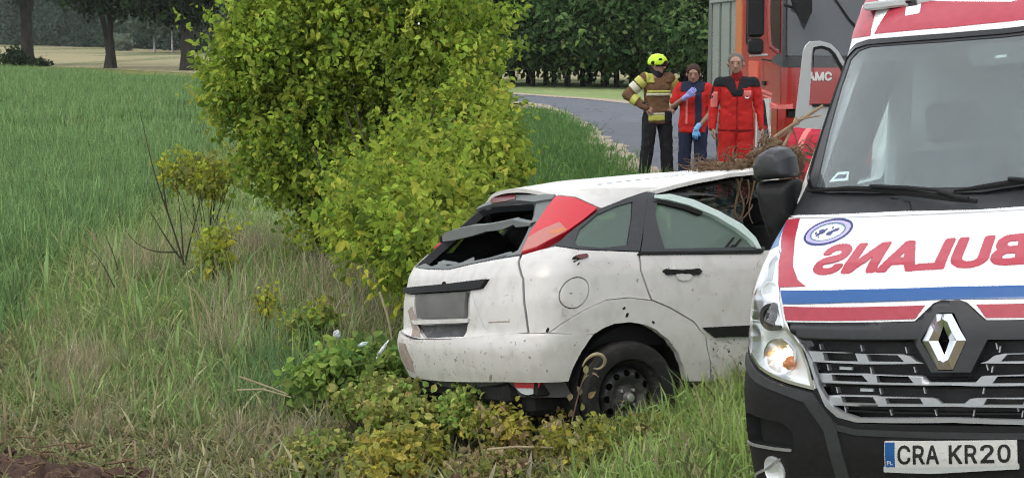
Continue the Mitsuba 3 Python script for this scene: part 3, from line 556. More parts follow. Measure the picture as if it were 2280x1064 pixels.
# wheels
for sx, b_ in ((-1, .92), (1, .92), (-1, 4.3), (1, 4.3)):
    wk = a.add('wheel', lathe([(.20, -.10), (.29, -.11), (.335, -.09), (.34, 0), (.335, .09), (.29, .11), (.20, .10)], (sx * .86, b_, .34), (sx, 0, 0), 40), 'rubber')
    a.add(wk.split('__', 1)[1] + '__rim', lathe([(0, .03), (.08, .05), (.10, .02), (.17, .03), (.20, .09), (.21, .10)], (sx * .86, b_, .34), (sx, 0, 0), 36), 'steel_dark')
# ---------------------------------------------------------------- crashed car
CAR = Surf([
 (.17,.12,.80,.40,2.8,3.25),(.30,.06,.82,.38,2.8,3.32),(.40,.02,.84,.36,2.8,3.35),(.50,.0,.85,.36,2.9,3.35),(.56,.01,.855,.36,2.9,3.33),(.60,.035,.855,.36,2.9,3.30),
 (.75,.045,.86,.36,2.9,3.25),(.90,.075,.85,.36,2.8,3.05),(.97,.11,.83,.36,2.8,2.7),(1.0,.14,.815,.36,2.7,2.5),(1.15,.30,.735,.36,2.5,2.1),(1.30,.47,.655,.36,2.4,1.75),(1.36,.54,.61,.36,2.3,1.6)])
CQ={'bumper':[(-0.698,0.499),(0.132,0.553),(0.715,0.591),(0.902,0.594),(1.165,0.576),(1.123,0.512),(1.048,0.435),(0.958,0.337),(0.614,0.343),(0.028,0.319),(-0.438,0.31),(-0.658,0.365)],
 'quarter':[(0.617,1.009),(0.696,1.032),(0.768,1.05),(0.927,1.026),(1.338,1.002),(1.386,0.956),(1.434,0.878),(1.483,0.797),(1.522,0.74),(1.374,0.761),(1.233,0.755),(1.094,0.707),(0.959,0.643),(0.893,0.599),(0.787,0.597),(0.769,0.72),(0.726,0.885)],
 'flare':[(0.893,0.596),(0.959,0.64),(1.094,0.705),(1.233,0.753),(1.375,0.759),(1.522,0.738),(1.64,0.691),(1.791,0.61),(1.908,0.526),(1.901,0.394),(1.84,0.273),(1.682,0.284),(1.711,0.368),(1.707,0.445),(1.663,0.517),(1.567,0.576),(1.465,0.612),(1.378,0.628),(1.278,0.624),(1.208,0.604),(1.165,0.576),(1.08,0.578)],
 'door':[(1.35,1),(2.209,0.979),(2.2,0.246),(1.848,0.272),(1.91,0.394),(1.917,0.525),(1.8,0.614),(1.649,0.695),(1.531,0.742),(1.492,0.797),(1.443,0.878),(1.394,0.956)],
 'rub':[(1.878,0.574),(2.113,0.571),(2.305,0.567),(2.315,0.503),(2.125,0.511),(1.97,0.515)],
 'handle':[(1.563,0.893),(1.582,0.907),(1.638,0.9),(1.7,0.893),(1.758,0.9),(1.806,0.901),(1.832,0.883),(1.814,0.864),(1.766,0.863),(1.697,0.878),(1.639,0.871),(1.597,0.87)],
 'handlecup':[(1.632,0.924),(1.682,0.932),(1.747,0.923),(1.773,0.9),(1.638,0.902)],
 'handlecup2':[(1.66,0.87),(1.76,0.866),(1.752,0.844),(1.711,0.839),(1.673,0.85)],
 'fuel':[(1.018,0.804),(1.108,0.798),(1.03,0.727)],
 'tailgate':[(-0.667,0.974),(-0.009,0.943),(0.277,0.974),(0.607,1.007),(0.715,0.885),(0.758,0.72),(0.778,0.595),(0.28,0.564),(-0.238,0.528),(-0.668,0.504),(-0.708,0.679),(-0.708,0.776),(-0.698,0.859),(-0.688,0.926)],
 'trimbar':[(-0.708,0.836),(0.042,0.863),(0.473,0.887),(0.425,0.834),(0.265,0.823),(-0.448,0.801),(-0.607,0.804)],
 'plate':[(-0.392,0.804),(0.266,0.818),(0.279,0.681),(-0.34,0.664)],
 'platerec':[(-0.414,0.817),(0.301,0.83),(0.321,0.696),(0.304,0.666),(-0.398,0.644)],
 'tray':[(-0.415,0.652),(0.317,0.676),(0.309,0.657),(-0.374,0.624)],
 'trayrec':[(-0.367,0.624),(0.314,0.657),(0.28,0.574),(-0.175,0.548)],
 'stain':[(-0.53,0.71),(-0.437,0.738),(-0.338,0.635),(-0.227,0.556),(-0.386,0.557)],
 'hatch':[(-0.526,0.968),(-0.638,1.031),(-0.608,1.076),(-0.568,1.143),(-0.527,1.21),(-0.497,1.278),(-0.226,1.305),(0.3,1.298),(0.394,1.225),(0.482,1.126),(0.55,1.029),(0.26,0.983),(-0.013,0.948)],
 'hatchframe':[(-0.678,0.971),(-0.638,1.038),(-0.568,1.15),(-0.497,1.278),(-0.477,1.3),(-0.028,1.352),(0.418,1.329),(0.461,1.247),(0.523,1.119),(0.604,1.009),(0.277,0.974),(-0.009,0.943)],
 'sideglass':[(0.308,1.298),(0.423,1.322),(0.458,1.242),(0.517,1.12),(0.601,1.016),(0.479,1),(0.543,1.039),(0.482,1.13),(0.401,1.225)],
 'lip':[(-0.497,1.278),(-0.477,1.3),(-0.028,1.352),(0.414,1.332),(0.433,1.307),(0.304,1.296),(0.123,1.314),(-0.217,1.302)],
 'brake':[(-0.387,1.345),(0.032,1.349),(0.134,1.316),(0.057,1.31),(-0.209,1.304)],
 'lamp':[(0.429,1.326),(0.572,1.31),(0.773,1.246),(0.769,1.181),(0.751,1.113),(0.679,1.034),(0.607,1.011),(0.523,1.119),(0.465,1.237)],
 'lampclear':[(0.554,1.088),(0.596,1.133),(0.65,1.167),(0.747,1.12),(0.673,1.039),(0.61,1.016)],
 'qframe':[(0.768,1.05),(0.761,1.108),(0.775,1.176),(0.79,1.241),(0.877,1.293),(0.97,1.335),(1.021,1.324),(1.108,1.227),(1.335,1.005),(0.927,1.026)],
 'qglass':[(0.849,1.07),(0.801,1.133),(0.806,1.213),(0.868,1.254),(0.944,1.28),(1.065,1.179),(1.208,1.041),(1.06,1.031),(0.89,1.046)],
 'dframe':[(0.98,1.329),(1.036,1.324),(1.169,1.226),(1.385,1.075),(1.488,1.01),(2.185,1),(2.209,0.979),(1.347,1.002),(1.221,1.127)],
 'dglass':[(1.097,1.285),(1.177,1.281),(1.393,1.242),(1.666,1.172),(1.931,1.081),(2.152,1.001),(1.488,1.01),(1.349,1.1),(1.195,1.201)],
 'strip':[(1.051,1.308),(1.153,1.312),(1.346,1.281),(1.622,1.208),(1.871,1.132),(2.059,1.053),(2.171,0.99),(2.144,0.991),(2.032,1.043),(1.875,1.102),(1.621,1.183),(1.352,1.25),(1.177,1.281),(1.075,1.293)],
 'scratch':[(0.899,1.002),(0.984,1.001),(1.354,0.719),(1.343,0.657),(0.949,0.959)],
 'lowrefl':[(0.636,0.344),(0.809,0.349),(0.765,0.285),(0.68,0.245),(0.634,0.284)]}
c = Veh('crashed_car', CAR, [[.4855,.8735,-.0367],[-.8634,.4856,.1371],[.1375,-.0349,.9899]], (-.4009, 8.8594, -.2509), 1.04)
lab('crashed_car', 'crashed white hatchback without its rear window, tilted in the ditch beside the ambulance', 'car')
K = lambda k: pg(CQ[k])
g_ = .0026
archQ = pg([(1.165,.576),(1.208,.604),(1.278,.624),(1.378,.628),(1.465,.612),(1.567,.576),(1.663,.517),(1.707,.445),(1.711,.368),(1.682,.284),(1.682,.1),(.958,.1),(.958,.337),(1.048,.435),(1.123,.512)])
# extend the hatch opening and the tailgate to the far corner, beyond what is seen
hatch = pg([(.482,1.126),(.55,1.029),(.26,.983),(-.013,.948),(-.3,.953),(-.52,.962),(-.60,.985),(-.585,1.03),(-.53,1.12),(-.45,1.22),(-.40,1.285),(-.226,1.302),(.3,1.298),(.394,1.225)])
hframe = pg([(.604,1.009),(.277,.974),(-.009,.943),(-.3,.945),(-.54,.95),(-.66,.985),(-.60,1.10),(-.50,1.25),(-.44,1.325),(-.2,1.345),(.0,1.350),(.418,1.329),(.461,1.247),(.523,1.119)])
side_open = unary_union([K('qglass'), K('dglass').buffer(.004), pg([(1.05,1.30),(1.15,1.325),(1.35,1.33),(1.62,1.33),(2.0,1.33),(2.6,1.2),(2.4,1.02),(2.17,.99),(2.05,1.05),(1.62,1.19),(1.35,1.26)])])
shell = box(-3.2, .24, 3.2, 1.345).difference(unary_union([hatch, both(archQ.buffer(.01)), both(side_open)]))
c.wrap('inner_shell', shell, 'undercoat', -.03, -.026, .05, wall=False)
bq = CQ['bumper']
bump_c = pg([(-1.165,.576),(-.9,.585),(-.70,.573),(-.43,.538),(.132,.553),(.715,.591),(.902,.594),(1.165,.576),(1.123,.512),(1.048,.435),(.958,.337),(.614,.343),(.028,.319),(-.44,.312),(-.70,.32),(-.958,.337),(-1.048,.435),(-1.123,.512)])
P2, F = grid_poly(bump_c.buffer(-.002), .03)
c.wrap('rear_bumper', bump_c.buffer(-.002), 'paint_car', -.03, .012, .03, label='dirty white rear bumper with a brown scrape at its left end')
q_ = np.linspace(-.98, .90, 60); zz = np.interp(q_, [-1, -.7, -.43, .13, .7, .95], [.585, .573, .540, .555, .592, .594])
A = CAR.pt(q_, zz) + CAR.nrm(q_, zz) * .011; B = CAR.pt(q_, zz) - CAR.nrm(q_, zz) * .04; B[:, 2] += .006; A0 = A + [0, 0, -.008]
i = np.arange(59); f = []
for a0, a1 in ((0, 1), (1, 2)):
    f += [np.stack([a0 * 60 + i, a0 * 60 + i + 1, a1 * 60 + i + 1], 1), np.stack([a0 * 60 + i, a1 * 60 + i + 1, a1 * 60 + i], 1)]
c.add('rear_bumper__ledge', trimesh.Trimesh(np.vstack([A0, A, B]), np.vstack(f), process=False), 'paint_car', 30)
c.wrap('rear_bumper__scrape', pg([(-.60,.52),(-.43,.515),(-.36,.42),(-.40,.35),(-.62,.37)]), 'dirt', .0125, .0135, .03)
fuel_c = (1.025, .800); fuel = affinity.scale(Point(fuel_c).buffer(1, 32), .084, .078, origin=fuel_c)
quarter = K('quarter').buffer(-g_ / 2).difference(fuel.buffer(.006)).difference(pg(CQ['lamp']).buffer(.003))
c.wrap('quarter_panel', quarter, 'paint_car', -.03, 0, .025)
c.wrap('fuel_flap', fuel, 'paint_car', -.03, .002, .02)
c.wrap('fuel_flap__notch', box(.995, .795, 1.01, .800), 'deep_black', .002, .003, .02)
flare = K('flare').buffer(-g_ / 2)
c.wrap('wheel_arch', flare, 'paint_car', -.04, .010, .022)
door = pg([(1.35,1)] + [(2.209,.979),(2.2,.246)] + CQ['door'][3:]).buffer(-g_ / 2)
rub = pg([(1.878,.574),(2.113,.571),(2.198,.569),(2.198,.505),(2.125,.511),(1.97,.515)])
hd = K('handle'); cups = [K('handlecup').difference(hd), K('handlecup2').difference(hd)]
c.wrap('rear_door', door.difference(hd), 'paint_car', -.03, 0, .03, label='dirty white rear door')
c.wrap('rear_door__handle', hd.buffer(-.003), 'black_plastic', -.02, .012, .012)
for p in cups: c.wrap('rear_door__handle_cup', p.buffer(.004), 'paint_car', 0, .010, .015)
c.wrap('rear_door__rub_strip', rub, 'black_plastic', 0, .014, .03)
c.wrap('rear_door__sill_line', box(1.86, .262, 2.198, .272), 'dirt', 0, .004, .05)
fd = box(2.206, .246, 3.05, .985); wing = box(3.06, .246, 4.3, .80)
far = lambda p: mirror(p)
arch_f = Point(3.95, .22).buffer(.36)
for nm, p in (('front_door', fd), ('front_wing', wing.difference(arch_f))):
    c.wrap(nm, p, 'paint_car', -.03, 0, .08); c.wrap(nm, far(p), 'paint_car', -.03, 0, .08)
for nm, p in (('quarter_panel', pg(CQ['quarter'])), ('rear_door', pg([(1.35,1)] + [(2.209,.979),(2.2,.246)] + CQ['door'][3:])), ('wheel_arch', K('flare'))):
    c.wrap(nm, far(p.buffer(-g_)), 'paint_car', -.03, 0, .06)
# tailgate
tg = pg([(-.655,.965),(-.3,.948),(-.009,.943),(.277,.974),(.607,1.007),(.715,.885),(.758,.72),(.778,.60),(.28,.566),(-.238,.548),(-.668,.578),(-.722,.72),(-.712,.86)]).buffer(-g_)
prec = pg([(-.414,.817),(.301,.83),(.321,.696),(.304,.657),(.28,.576),(-.175,.556),(-.33,.60),(-.398,.644)])
bar = K('trimbar')
c.wrap('tailgate', tg.difference(prec).difference(bar), 'paint_car', -.03, 0, .025, label='dirty white tailgate')
c.wrap('tailgate__handle_bar', bar.buffer(-.003), 'black_plastic', -.03, .022, .02)
c.wrap('tailgate__plate_recess', prec, 'paint_car', -.03, -.022, .04)
c.wrap('tailgate__number_plate', pg([(-.385,.803),(.262,.817),(.268,.682),(-.34,.665)]), 'plate_grey', -.01, .006, .05, label='smudged grey number plate')
c.wrap('tailgate__recess_lip', pg([(-.42,.652),(.322,.674),(.312,.652),(-.372,.628)]), 'paint_car', -.022, .012, .02)
c.wrap('tailgate__lower_recess', pg([(-.360,.620),(.305,.648),(.278,.584),(-.172,.562)]), 'steel_dark', -.022, -.012, .03)
c.wrap('tailgate__dirt_patch', K('stain').buffer(-.004), 'dirt', 0, .0015, .02)
c.wrap('tailgate__crease', LineString([(.33,.80),(.47,.62)]).buffer(.004), 'trim_grey', 0, .001, .02)  # flat thin strips, one grey and one brown
c.wrap('tailgate__crease', LineString([(.50,.655),(.66,.66)]).buffer(.004), 'dirt', 0, .001, .02)
c.wrap('tailgate__keyhole', affinity.scale(Point(-.02, .862).buffer(.02), 1.2, .7), 'deep_black', 0, .004, .02)
c.wrap('far_reflector', pg([(-.728,.70),(-.700,.70),(-.700,.715),(-.728,.715)]), 'deep_black', 0, .02, .02)
# hatch opening: remains of the window round a black hole
r = random.Random(4)
c.wrap('hatch_frame', hframe.difference(hatch).difference(K('sideglass')), 'grey_plastic', -.05, -.006, .02, label='grey rim of the broken rear window')
c.wrap('hatch_side_glass', K('sideglass').buffer(-.002), 'glass_dust', -.02, -.003, .02)
shard = pg([(-.55,.962),(-.3,.953),(-.013,.948),(.26,.983),(.53,1.02),(.50,1.035),(.36,1.005),(.22,.99),(.18,1.012),(.10,.985),(-.05,.966),(-.16,.985),(-.27,.966),(-.42,.985),(-.5,.975)])
c.wrap('glass_remains', shard, 'glass_dust', -.012, -.004, .015, label='jagged remains of glass along the window foot')
c.wrap('glass_remains', pg([(-.28,1.000),(-.22,1.012),(-.02,.998),(.06,.985),(-.1,.985),(-.25,.99)]), 'glass_dust', -.03, -.02, .02)
c.wrap('roof_lip', K('lip').intersection(box(-.45, 1.2, 1, 1.4)), 'glass_dust', -.02, .012, .02, label='torn grey lip above the broken rear window')
c.wrap('brake_light', pg([(-.30,1.345),(.032,1.349),(.10,1.318),(.0,1.31),(-.17,1.305)]), 'lamp_red_dark', .0, .018, .02)
strip_pts = np.array([(-.57,1.115),(-.50,1.122),(-.30,1.130),(-.08,1.147),(.06,1.158),(.22,1.165),(.30,1.185),(.34,1.172),(.47,1.165)])
U = CAR.pt(strip_pts[:, 0], strip_pts[:, 1]) + CAR.nrm(strip_pts[:, 0], strip_pts[:, 1]) * .01
wd = np.array([.018, .030, .036, .034, .022, .026, .018, .022, .008])
top = U + np.c_[wd * 0, wd * 0, wd]; bot = U - np.c_[wd * 0, wd * 0, wd * .7]; V = np.vstack([top, bot, top + [0, .035, .01], bot + [0, .035, .0]]); n = len(U); f = []
for k in range(n - 1):
    for A_, B_ in ((0, n), (n, 3 * n), (3 * n, 2 * n), (2 * n, 0)): f += [(A_ + k, B_ + k, B_ + k + 1), (A_ + k, B_ + k + 1, A_ + k + 1)]
c.add('torn_shelf', trimesh.Trimesh(V, f, process=False), 'glass_dust', 30, label='torn grey strip hanging across the empty rear window')
c.add('torn_shelf__end_cap', cbox(U[0] + [-.01, .02, .0], (.05, .05, .045), .01), 'deep_black')
# tail lamps
for p, sg in ((K('lamp'), 1), (mirror(K('lamp')).intersection(box(-2, 0, -.70, 2)), -1)):
    tk = c.wrap('tail_lamp', p.buffer(-.004), 'lamp_red', -.03, .012, .02, label='tall red tail lamp running up to the roof' if sg > 0 else None)
    pc = K('lampclear') if sg > 0 else mirror(K('lampclear'))
    c.wrap(('tail_lamp' if sg > 0 else 'tail_lamp_001') + '__clear_section', pc.buffer(.004).intersection(p.buffer(-.008)), 'lamp_clear', .012, .0145, .015)
    c.wrap(('tail_lamp' if sg > 0 else 'tail_lamp_001') + '__indicator', affinity.translate(affinity.scale(pc, .5, .22), .05 * sg, .030).intersection(p.buffer(-.012)), 'lamp_amber', .0145, .016, .015)
# side windows
for sg in (1, -1):
    m_ = (lambda p: p) if sg > 0 else mirror
    c.wrap('quarter_window_frame', m_(K('qframe').difference(K('qglass')).buffer(-.001)), 'grey_plastic', -.03, .004, .02)
    c.wrap('quarter_window', m_(K('qglass')), 'glass_filmed', 0, -.006, .04, wall=False)
    df = pg([(.985,1.332),(1.036,1.324),(1.105,1.285),(1.195,1.20),(1.349,1.10),(1.488,1.012),(2.185,1.004),(2.209,.985),(1.347,.998),(1.30,1.045)])
    c.wrap('door_window_frame', m_(df), 'grey_plastic', -.03, .006, .02)
    c.wrap('door_window_frame', m_(LineString([(1.345, .992), (2.2, .974)]).buffer(.007)), 'deep_black', -.01, .010, .03)
    c.wrap('door_window', m_(K('dglass').buffer(.002)), 'glass_filmed', 0, -.012, .04, wall=False)
c.wrap('bent_window_strip', K('strip'), 'plastic_mint', -.02, .016, .02, label='pale bent window strip sagging across the rear door window')
c.wrap('bent_window_strip__seal', LineString([(1.08, 1.282), (1.177,1.270),(1.352,1.240),(1.50,1.205)]).buffer(.008), 'deep_black', -.01, .006, .02)
for q, z, l_ in ((1.90, 1.06, .05), (1.96, 1.05, .035), (1.945, 1.02, .02)):
    c.wrap('door_window_chip', LineString([(q, z), (q + .008, z - l_)]).buffer(.009), 'deep_black', -.008, -.004, .02)
rail = pg([(.43,1.332),(.572,1.313),(.773,1.250),(.79,1.246),(.877,1.298),(.975,1.340),(1.03,1.332),(1.06,1.36),(.90,1.40),(.43,1.40)]).intersection(box(.3, 1, 1.2, 1.358))
for sg in (1, -1): c.wrap('roof_rail', rail if sg > 0 else mirror(rail), 'paint_car', -.03, .006, .015)
# roof, pushed up and torn at the front
def zc(b): return np.interp(b, [.45, .85, 1.3, 1.8, 2.1], [1.385, 1.436, 1.464, 1.49, 1.50])
def zrail(b): return np.interp(b, [.50, .70, .876, 1.03, 1.21, 1.37, 1.59, 1.72, 2.1], [1.20, 1.25, 1.294, 1.335, 1.372, 1.402, 1.432, 1.443, 1.45])
u, v = np.meshgrid(np.linspace(-1, 1, 49), np.linspace(0, 1, 61)); rr = .635 * u
b0 = .50 + .22 * np.abs(u)**2.6; b1 = 1.98 + .09 * np.sin(u * 9) + .05 * np.sin(u * 23 + 1); bb = b0 + (b1 - b0) * v
zt = zrail(bb) + (zc(bb) - zrail(bb)) * (1 - np.abs(u)**2.3)
zt += .012 * (meshkit.fbm(np.stack([rr * 4, bb * 4, rr * 0], -1), 3) - .5) * np.clip((bb - 1.0) * 2, 0, 1)
zt += .03 * np.clip((bb - 1.7) * 3, 0, 1) * np.sin(rr * 14)
def solid_sheet(P, th):
    ny, nx = P.shape[:2]; i = np.arange(nx * ny).reshape(ny, nx); q = np.stack([i[:-1, :-1], i[:-1, 1:], i[1:, 1:], i[1:, :-1]], -1).reshape(-1, 4); f = np.vstack([q[:, [0, 1, 2]], q[:, [0, 2, 3]]])
    e = rim_edges(f); N = nx * ny
    return trimesh.Trimesh(np.vstack([P.reshape(-1, 3), P.reshape(-1, 3) - [0, 0, th]]), np.vstack([f, f[:, ::-1] + N, np.stack([e[:, 1], e[:, 0], e[:, 0] + N], 1), np.stack([e[:, 1], e[:, 0] + N, e[:, 1] + N], 1)]), process=False)
c.add('roof', solid_sheet(np.stack([rr, bb, zt], -1),   .022), 'paint_car', 30, label='white roof pushed up and torn open at the front')
for k, (bA, bB, rA, rB) in enumerate(((.86, 1.36, .38, .46), (1.30, 1.62, .47, .50))):
    t = np.linspace(0, 1, 18); b_ = bA + (bB - bA) * t; r_ = rA + (rB - rA) * t; z_ = zrail(b_) + (zc(b_) - zrail(b_)) * (1 - np.abs(r_ / .635)**2.3)
    for s0 in range(0, 17, 2): c.add('roof__scratch', tube(np.stack([r_[s0:s0 + 2], b_[s0:s0 + 2], z_[s0:s0 + 2] + .001], -1), .0045, 5), 'trim_grey')
c.add('headlining', solid_sheet(np.stack([rr * .93, bb, zt - .045], -1), .01), 'deep_black', 30)
for s_ in (-1, 1):
    c.add('windscreen_pillar', tube([(s_ * .60, 1.85, 1.44), (s_ * .68, 2.2, 1.18), (s_ * .76, 2.5, .95)], [.035, .03, .04], 8), 'paint_car')
# cabin
c.add('floor', cbox((0, 1.6, .30), (1.5, 2.8, .08)), 'deep_black')
c.add('underbody', cat([cbox((0, 1.0, .22), (1.36, 1.6, .14), .04), cbox((.0, .25, .27), (1.2, .3, .12), .04), cbox((0, 2.4, .22), (1.4, 1.6, .14), .04)]), 'deep_black')
c.add('rear_seat', cat([cbox((0, 1.10, .86), (1.26, .16, .68), .05), cbox((0, 1.38, .52), (1.24, .5, .16), .05)]), 'fabric_dark')
for s_ in (-.4, .4): c.add('rear_seat__headrest', cbox((s_, 1.08, 1.24), (.26, .10, .13), .04), 'fabric_dark')
for s_ in (-.38, .38):
    k = c.add('front_seat', cat([cbox((s_, 2.02, .85), (.46, .14, .60), .06), cbox((s_, 2.25, .52), (.46, .46, .15), .06)]), 'fabric_dark')
    c.add(k.split('__', 1)[1] + '__headrest', cbox((s_, 2.0, 1.22), (.24, .10, .16), .04), 'fabric_dark')
wsr, wsb = np.meshgrid(np.linspace(-.62, .62, 14), np.linspace(0, 1, 10))
c.add('broken_windscreen', solid_sheet(np.stack([wsr, 1.85 + wsb * .65, 1.42 - wsb * .44 + .03 * np.sin(wsr * 7 + wsb * 5)], -1), .006), 'glass_shattered', 30)
c.add('crumpled_bonnet', solid_sheet(np.stack([wsr * 1.2, 2.5 + wsb * .8, .96 - wsb * .12 + .06 * np.sin(wsb * 9) + .02 * np.sin(wsr * 9)], -1), .02), 'paint_car', 30)
lo, ln = CAR.pt(np.array([.72]), np.array([.335]))[0], CAR.nrm(np.array([.72]), np.array([.40]))[0]; ln = ln * [1, 1, 0] / np.linalg.norm(ln[:2]); ls = np.array([-ln[1], ln[0], 0]); lo = lo - ln * .045 + [0, 0, .018]
def half_disc(z0, z1, th, grow=0.0):
    p = Point(0, 0).buffer(.084 + grow, 24).intersection(box(-1, z0, 1, z1)); m_ = trimesh.creation.extrude_polygon(p, th, engine='earcut'); v_ = m_.vertices.copy()
    m_.vertices = lo + v_[:, :1] * ls + v_[:, 1:2] * np.array([0, 0, 1.]) + v_[:, 2:] * ln; m_.fix_normals(); return m_
c.add('lower_reflector', half_disc(-.048, .03, .022), 'lamp_red_half', 30, label='red and grey half round reflector below the rear bumper')
c.add('lower_reflector__clear_half', half_disc(-.1, -.0485, .018), 'trim_grey', 30)
for s_ in (-1, 1):
    c.add('cargo_trim', cat([cbox((s_ * .71, .72, .76), (.05, .75, .56), .02), hull([(s_ * .73, .45, 1.0), (s_ * .70, .45, 1.0), (s_ * .74, 1.02, 1.0), (s_ * .71, 1.02, 1.0), (s_ * .60, .62, 1.24), (s_ * .57, .62, 1.24)])]), 'black_plastic')
# dried mud thrown up over the lower panels
rm = np.random.default_rng(19); flecks = []
for k in range(260):
    q, z = (rm.uniform(1.80, 2.2), rm.uniform(.27, .50)) if k < 110 else (rm.uniform(-.65, 1.1), rm.uniform(.36, .56)) if k < 215 else (rm.uniform(.6, 2.1), rm.uniform(.58, .98))
    rd = (.0028 if k < 215 else .0018) * math.exp(rm.normal() * .4); g0 = affinity.rotate(affinity.scale(Point(q, z).buffer(rd, 2), 1 + rm.random(), .5 + rm.random()), rm.uniform(0, 180)); up = .0135 if q < 1.16 and z < .565 else .0025
    if not archQ.buffer(.02).intersects(g0): flecks.append(c.sheet(g0, up - .002, up, .03, True))
c.add('mud_flecks', cat(flecks), 'dirt_pale', kind='stuff')
# wheels: pressed steel, the near rear one hanging low in its arch
def wheel(r_, b_, z_, sg):
    cc = np.array([r_, b_, z_]); ax = (sg, 0, 0)
    pr = [(.195, .06), (.21, .088), (.25, .098), (.285, .09), (.302, .07), (.307, .03), (.307, -.05), (.29, -.085), (.21, -.09), (.195, -.07)]
    wk = c.add('wheel', lathe(pr, cc, ax, 56), 'rubber', 30, label='black rear wheel with a bare steel rim' if r_ > 0 and b_ < 1 else None); wn = wk.split('__', 1)[1]
    rim = lathe([(.197, .075), (.19, .06), (.178, .02), (.165, -.005), (.168, -.05), (.192, -.07)], cc, ax, 48)
    # disc with ventilation holes
    disc = Point(0, 0).buffer(.168, 32)
    for k in range(12): disc = disc.difference(affinity.rotate(affinity.scale(Point(.132, 0).buffer(.017), 1.0, 1.15), 30 * k, origin=(0, 0)))
    P, F = grid_poly(disc, .018); rad = np.linalg.norm(P, axis=1); hgt = np.interp(rad, [0, .035, .055, .075, .10, .13, .155, .17], [.045, .045, .030, .022, .045, .05, .035, .0])
    V = cc + np.c_[sg * hgt, P[:, 0], P[:, 1]]
    D = trimesh.Trimesh(V, F, process=False)
    c.add(wn + '__rim', cat([rim, D]), 'steel_dark', 40)
    c.add(wn + '__hub_cap', lathe([(0, .085), (.02, .083), (.029, .07), (.030, .03)], cc, ax, 24), 'steel_bolt')
    for k in range(4):
        t = math.radians(45 + 90 * k); c.add(wn + '__bolt', lathe([(0, .052), (.009, .05), (.010, .02)], cc + [0, .054 * math.cos(t), .054 * math.sin(t)], ax, 8), 'steel_bolt')
    c.add(wn + '__brake_drum', lathe([(0, -.02), (.15, -.02), (.155, -.08)], cc, ax, 24), 'deep_black')
wheel(.775, .725, .222, 1); wheel(-.775, .725, .30, -1); wheel(.78, 2.95, .27, 1); wheel(-.78, 2.95, .27, -1)
lin = [(.40, t) for t in (.0, .30)]
c.add('wheel_liner', lathe([(.36, .0), (.36, .34), (.05, .36)], (.835, .76, .255), (-1, 0, 0), 40), 'deep_black')
# pock marks and a broken trim clip by the quarter window
for q, z, rd in ((.955, .985, .014), (.985, .978, .010), (1.00, .952, .007), (.97, .965, .006), (1.36, .668, .010), (1.34, .705, .008), (1.53, .62, .008), (.885, .612, .010), (2.05, .43, .006), (2.10, .36, .007), (1.95, .45, .005)):
    c.wrap('paint_chip', affinity.rotate(affinity.scale(Point(q, z).buffer(rd, 5), 1.3, .8), 30 * q * 50), 'deep_black', .0005, .0125 if z < .72 and 1.2 < q < 1.6 else .0025, .02)
c.wrap('broken_clip', pg([(.95,.995),(1.0,1.0),(1.03,.985),(1.0,.975),(.96,.98)]), 'lamp_red_dark', 0, .012, .01)
# ---------------------------------------------------------------- fire engine
TRK = Surf([(.30,.06,1.23,.22,2.6,7.3),(.95,.0,1.25,.22,2.6,7.3),(1.60,.02,1.25,.22,2.6,7.3),(2.6,.14,1.23,.22,2.6,7.3),(3.2,.24,1.2,.22,2.6,7.3)])
f_ = Veh('fire_engine', TRK, [[.99939,-.0349,0],[.0349,.99939,0],[0,0,1]], (4.9403, 22.0136, -.12), 1.0)
lab('fire_engine', 'red fire engine with grey roller shutters parked behind the three people', 'fire engine')
def sgn2(name, p, m, *ar, lbl=None, **kw):
    k = f_.wrap(name, p, m, *ar, label=lbl, **kw); f_.wrap(name, mirror(p), m, *ar, **kw); return k
screen = box(-1.19, 1.85, 1.19, 2.95).buffer(.03); seal = screen.buffer(.07)
sidewin = pg([(-2.42,2.9),(-1.50,2.9),(-1.44,1.90),(-1.95,1.92),(-2.30,2.06)]).buffer(.01)
rearwin = pg([(-4.0,2.9),(-3.0,2.9),(-3.0,2.0),(-4.0,2.0)]).buffer(.01)
cabp = box(-4.40, .42, 4.40, 3.2)
arch_t = pg([(-3.0,.2),(-2.95,.85),(-2.80,1.1),(-2.2,1.1),(-2.02,.85),(-1.95,.2)])
lowf = box(-1.75, .35, 1.75, 1.10)
dline = unary_union([LineString([(-1.40, .75), (-1.36, 1.80), (-1.42, 3.0)]).buffer(.012), LineString([(-2.62, 1.12), (-2.62, 3.0)]).buffer(.012)])
f_.wrap('inner_shell', box(-7.9, .42, 7.9, 3.2).difference(both(unary_union([sidewin, rearwin]))).difference(screen), 'deep_black', -.09, -.085, .25, wall=False)  # near-black sheet stands in for shade behind the panel gaps
f_.wrap('cab', cabp.difference(unary_union([seal, lowf, both(unary_union([sidewin.buffer(.04), rearwin.buffer(.04), arch_t, dline]))])), 'truck_red', -.05, 0, .09)
f_.wrap('windscreen_seal', seal.difference(screen), 'black_gloss', -.04, .008, .08)
f_.wrap('windscreen', screen, 'glass_truck', -.02, -.01, .12)
f_.wrap('cowl', box(-1.27, 1.665, 1.27, 1.80).union(both(pg([(-1.95,1.72),(-1.9,1.78),(-1.46,1.85),(-1.26,1.80),(-1.26,1.67)]))), 'grey_plastic', 0, .014, .06)
sgn2('window_seal', sidewin.buffer(.04).difference(sidewin), 'black_gloss', -.04, .006, .08)
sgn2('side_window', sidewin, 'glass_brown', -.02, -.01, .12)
sgn2('window_seal', rearwin.buffer(.04).difference(rearwin), 'black_gloss', -.04, .006, .08)
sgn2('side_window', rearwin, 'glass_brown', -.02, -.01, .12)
sgn2('door_seam', pg([(-2.78,1.735),(-2.0,1.725),(-2.0,1.745),(-2.78,1.755)]), 'deep_black', -.01, .004, .08)
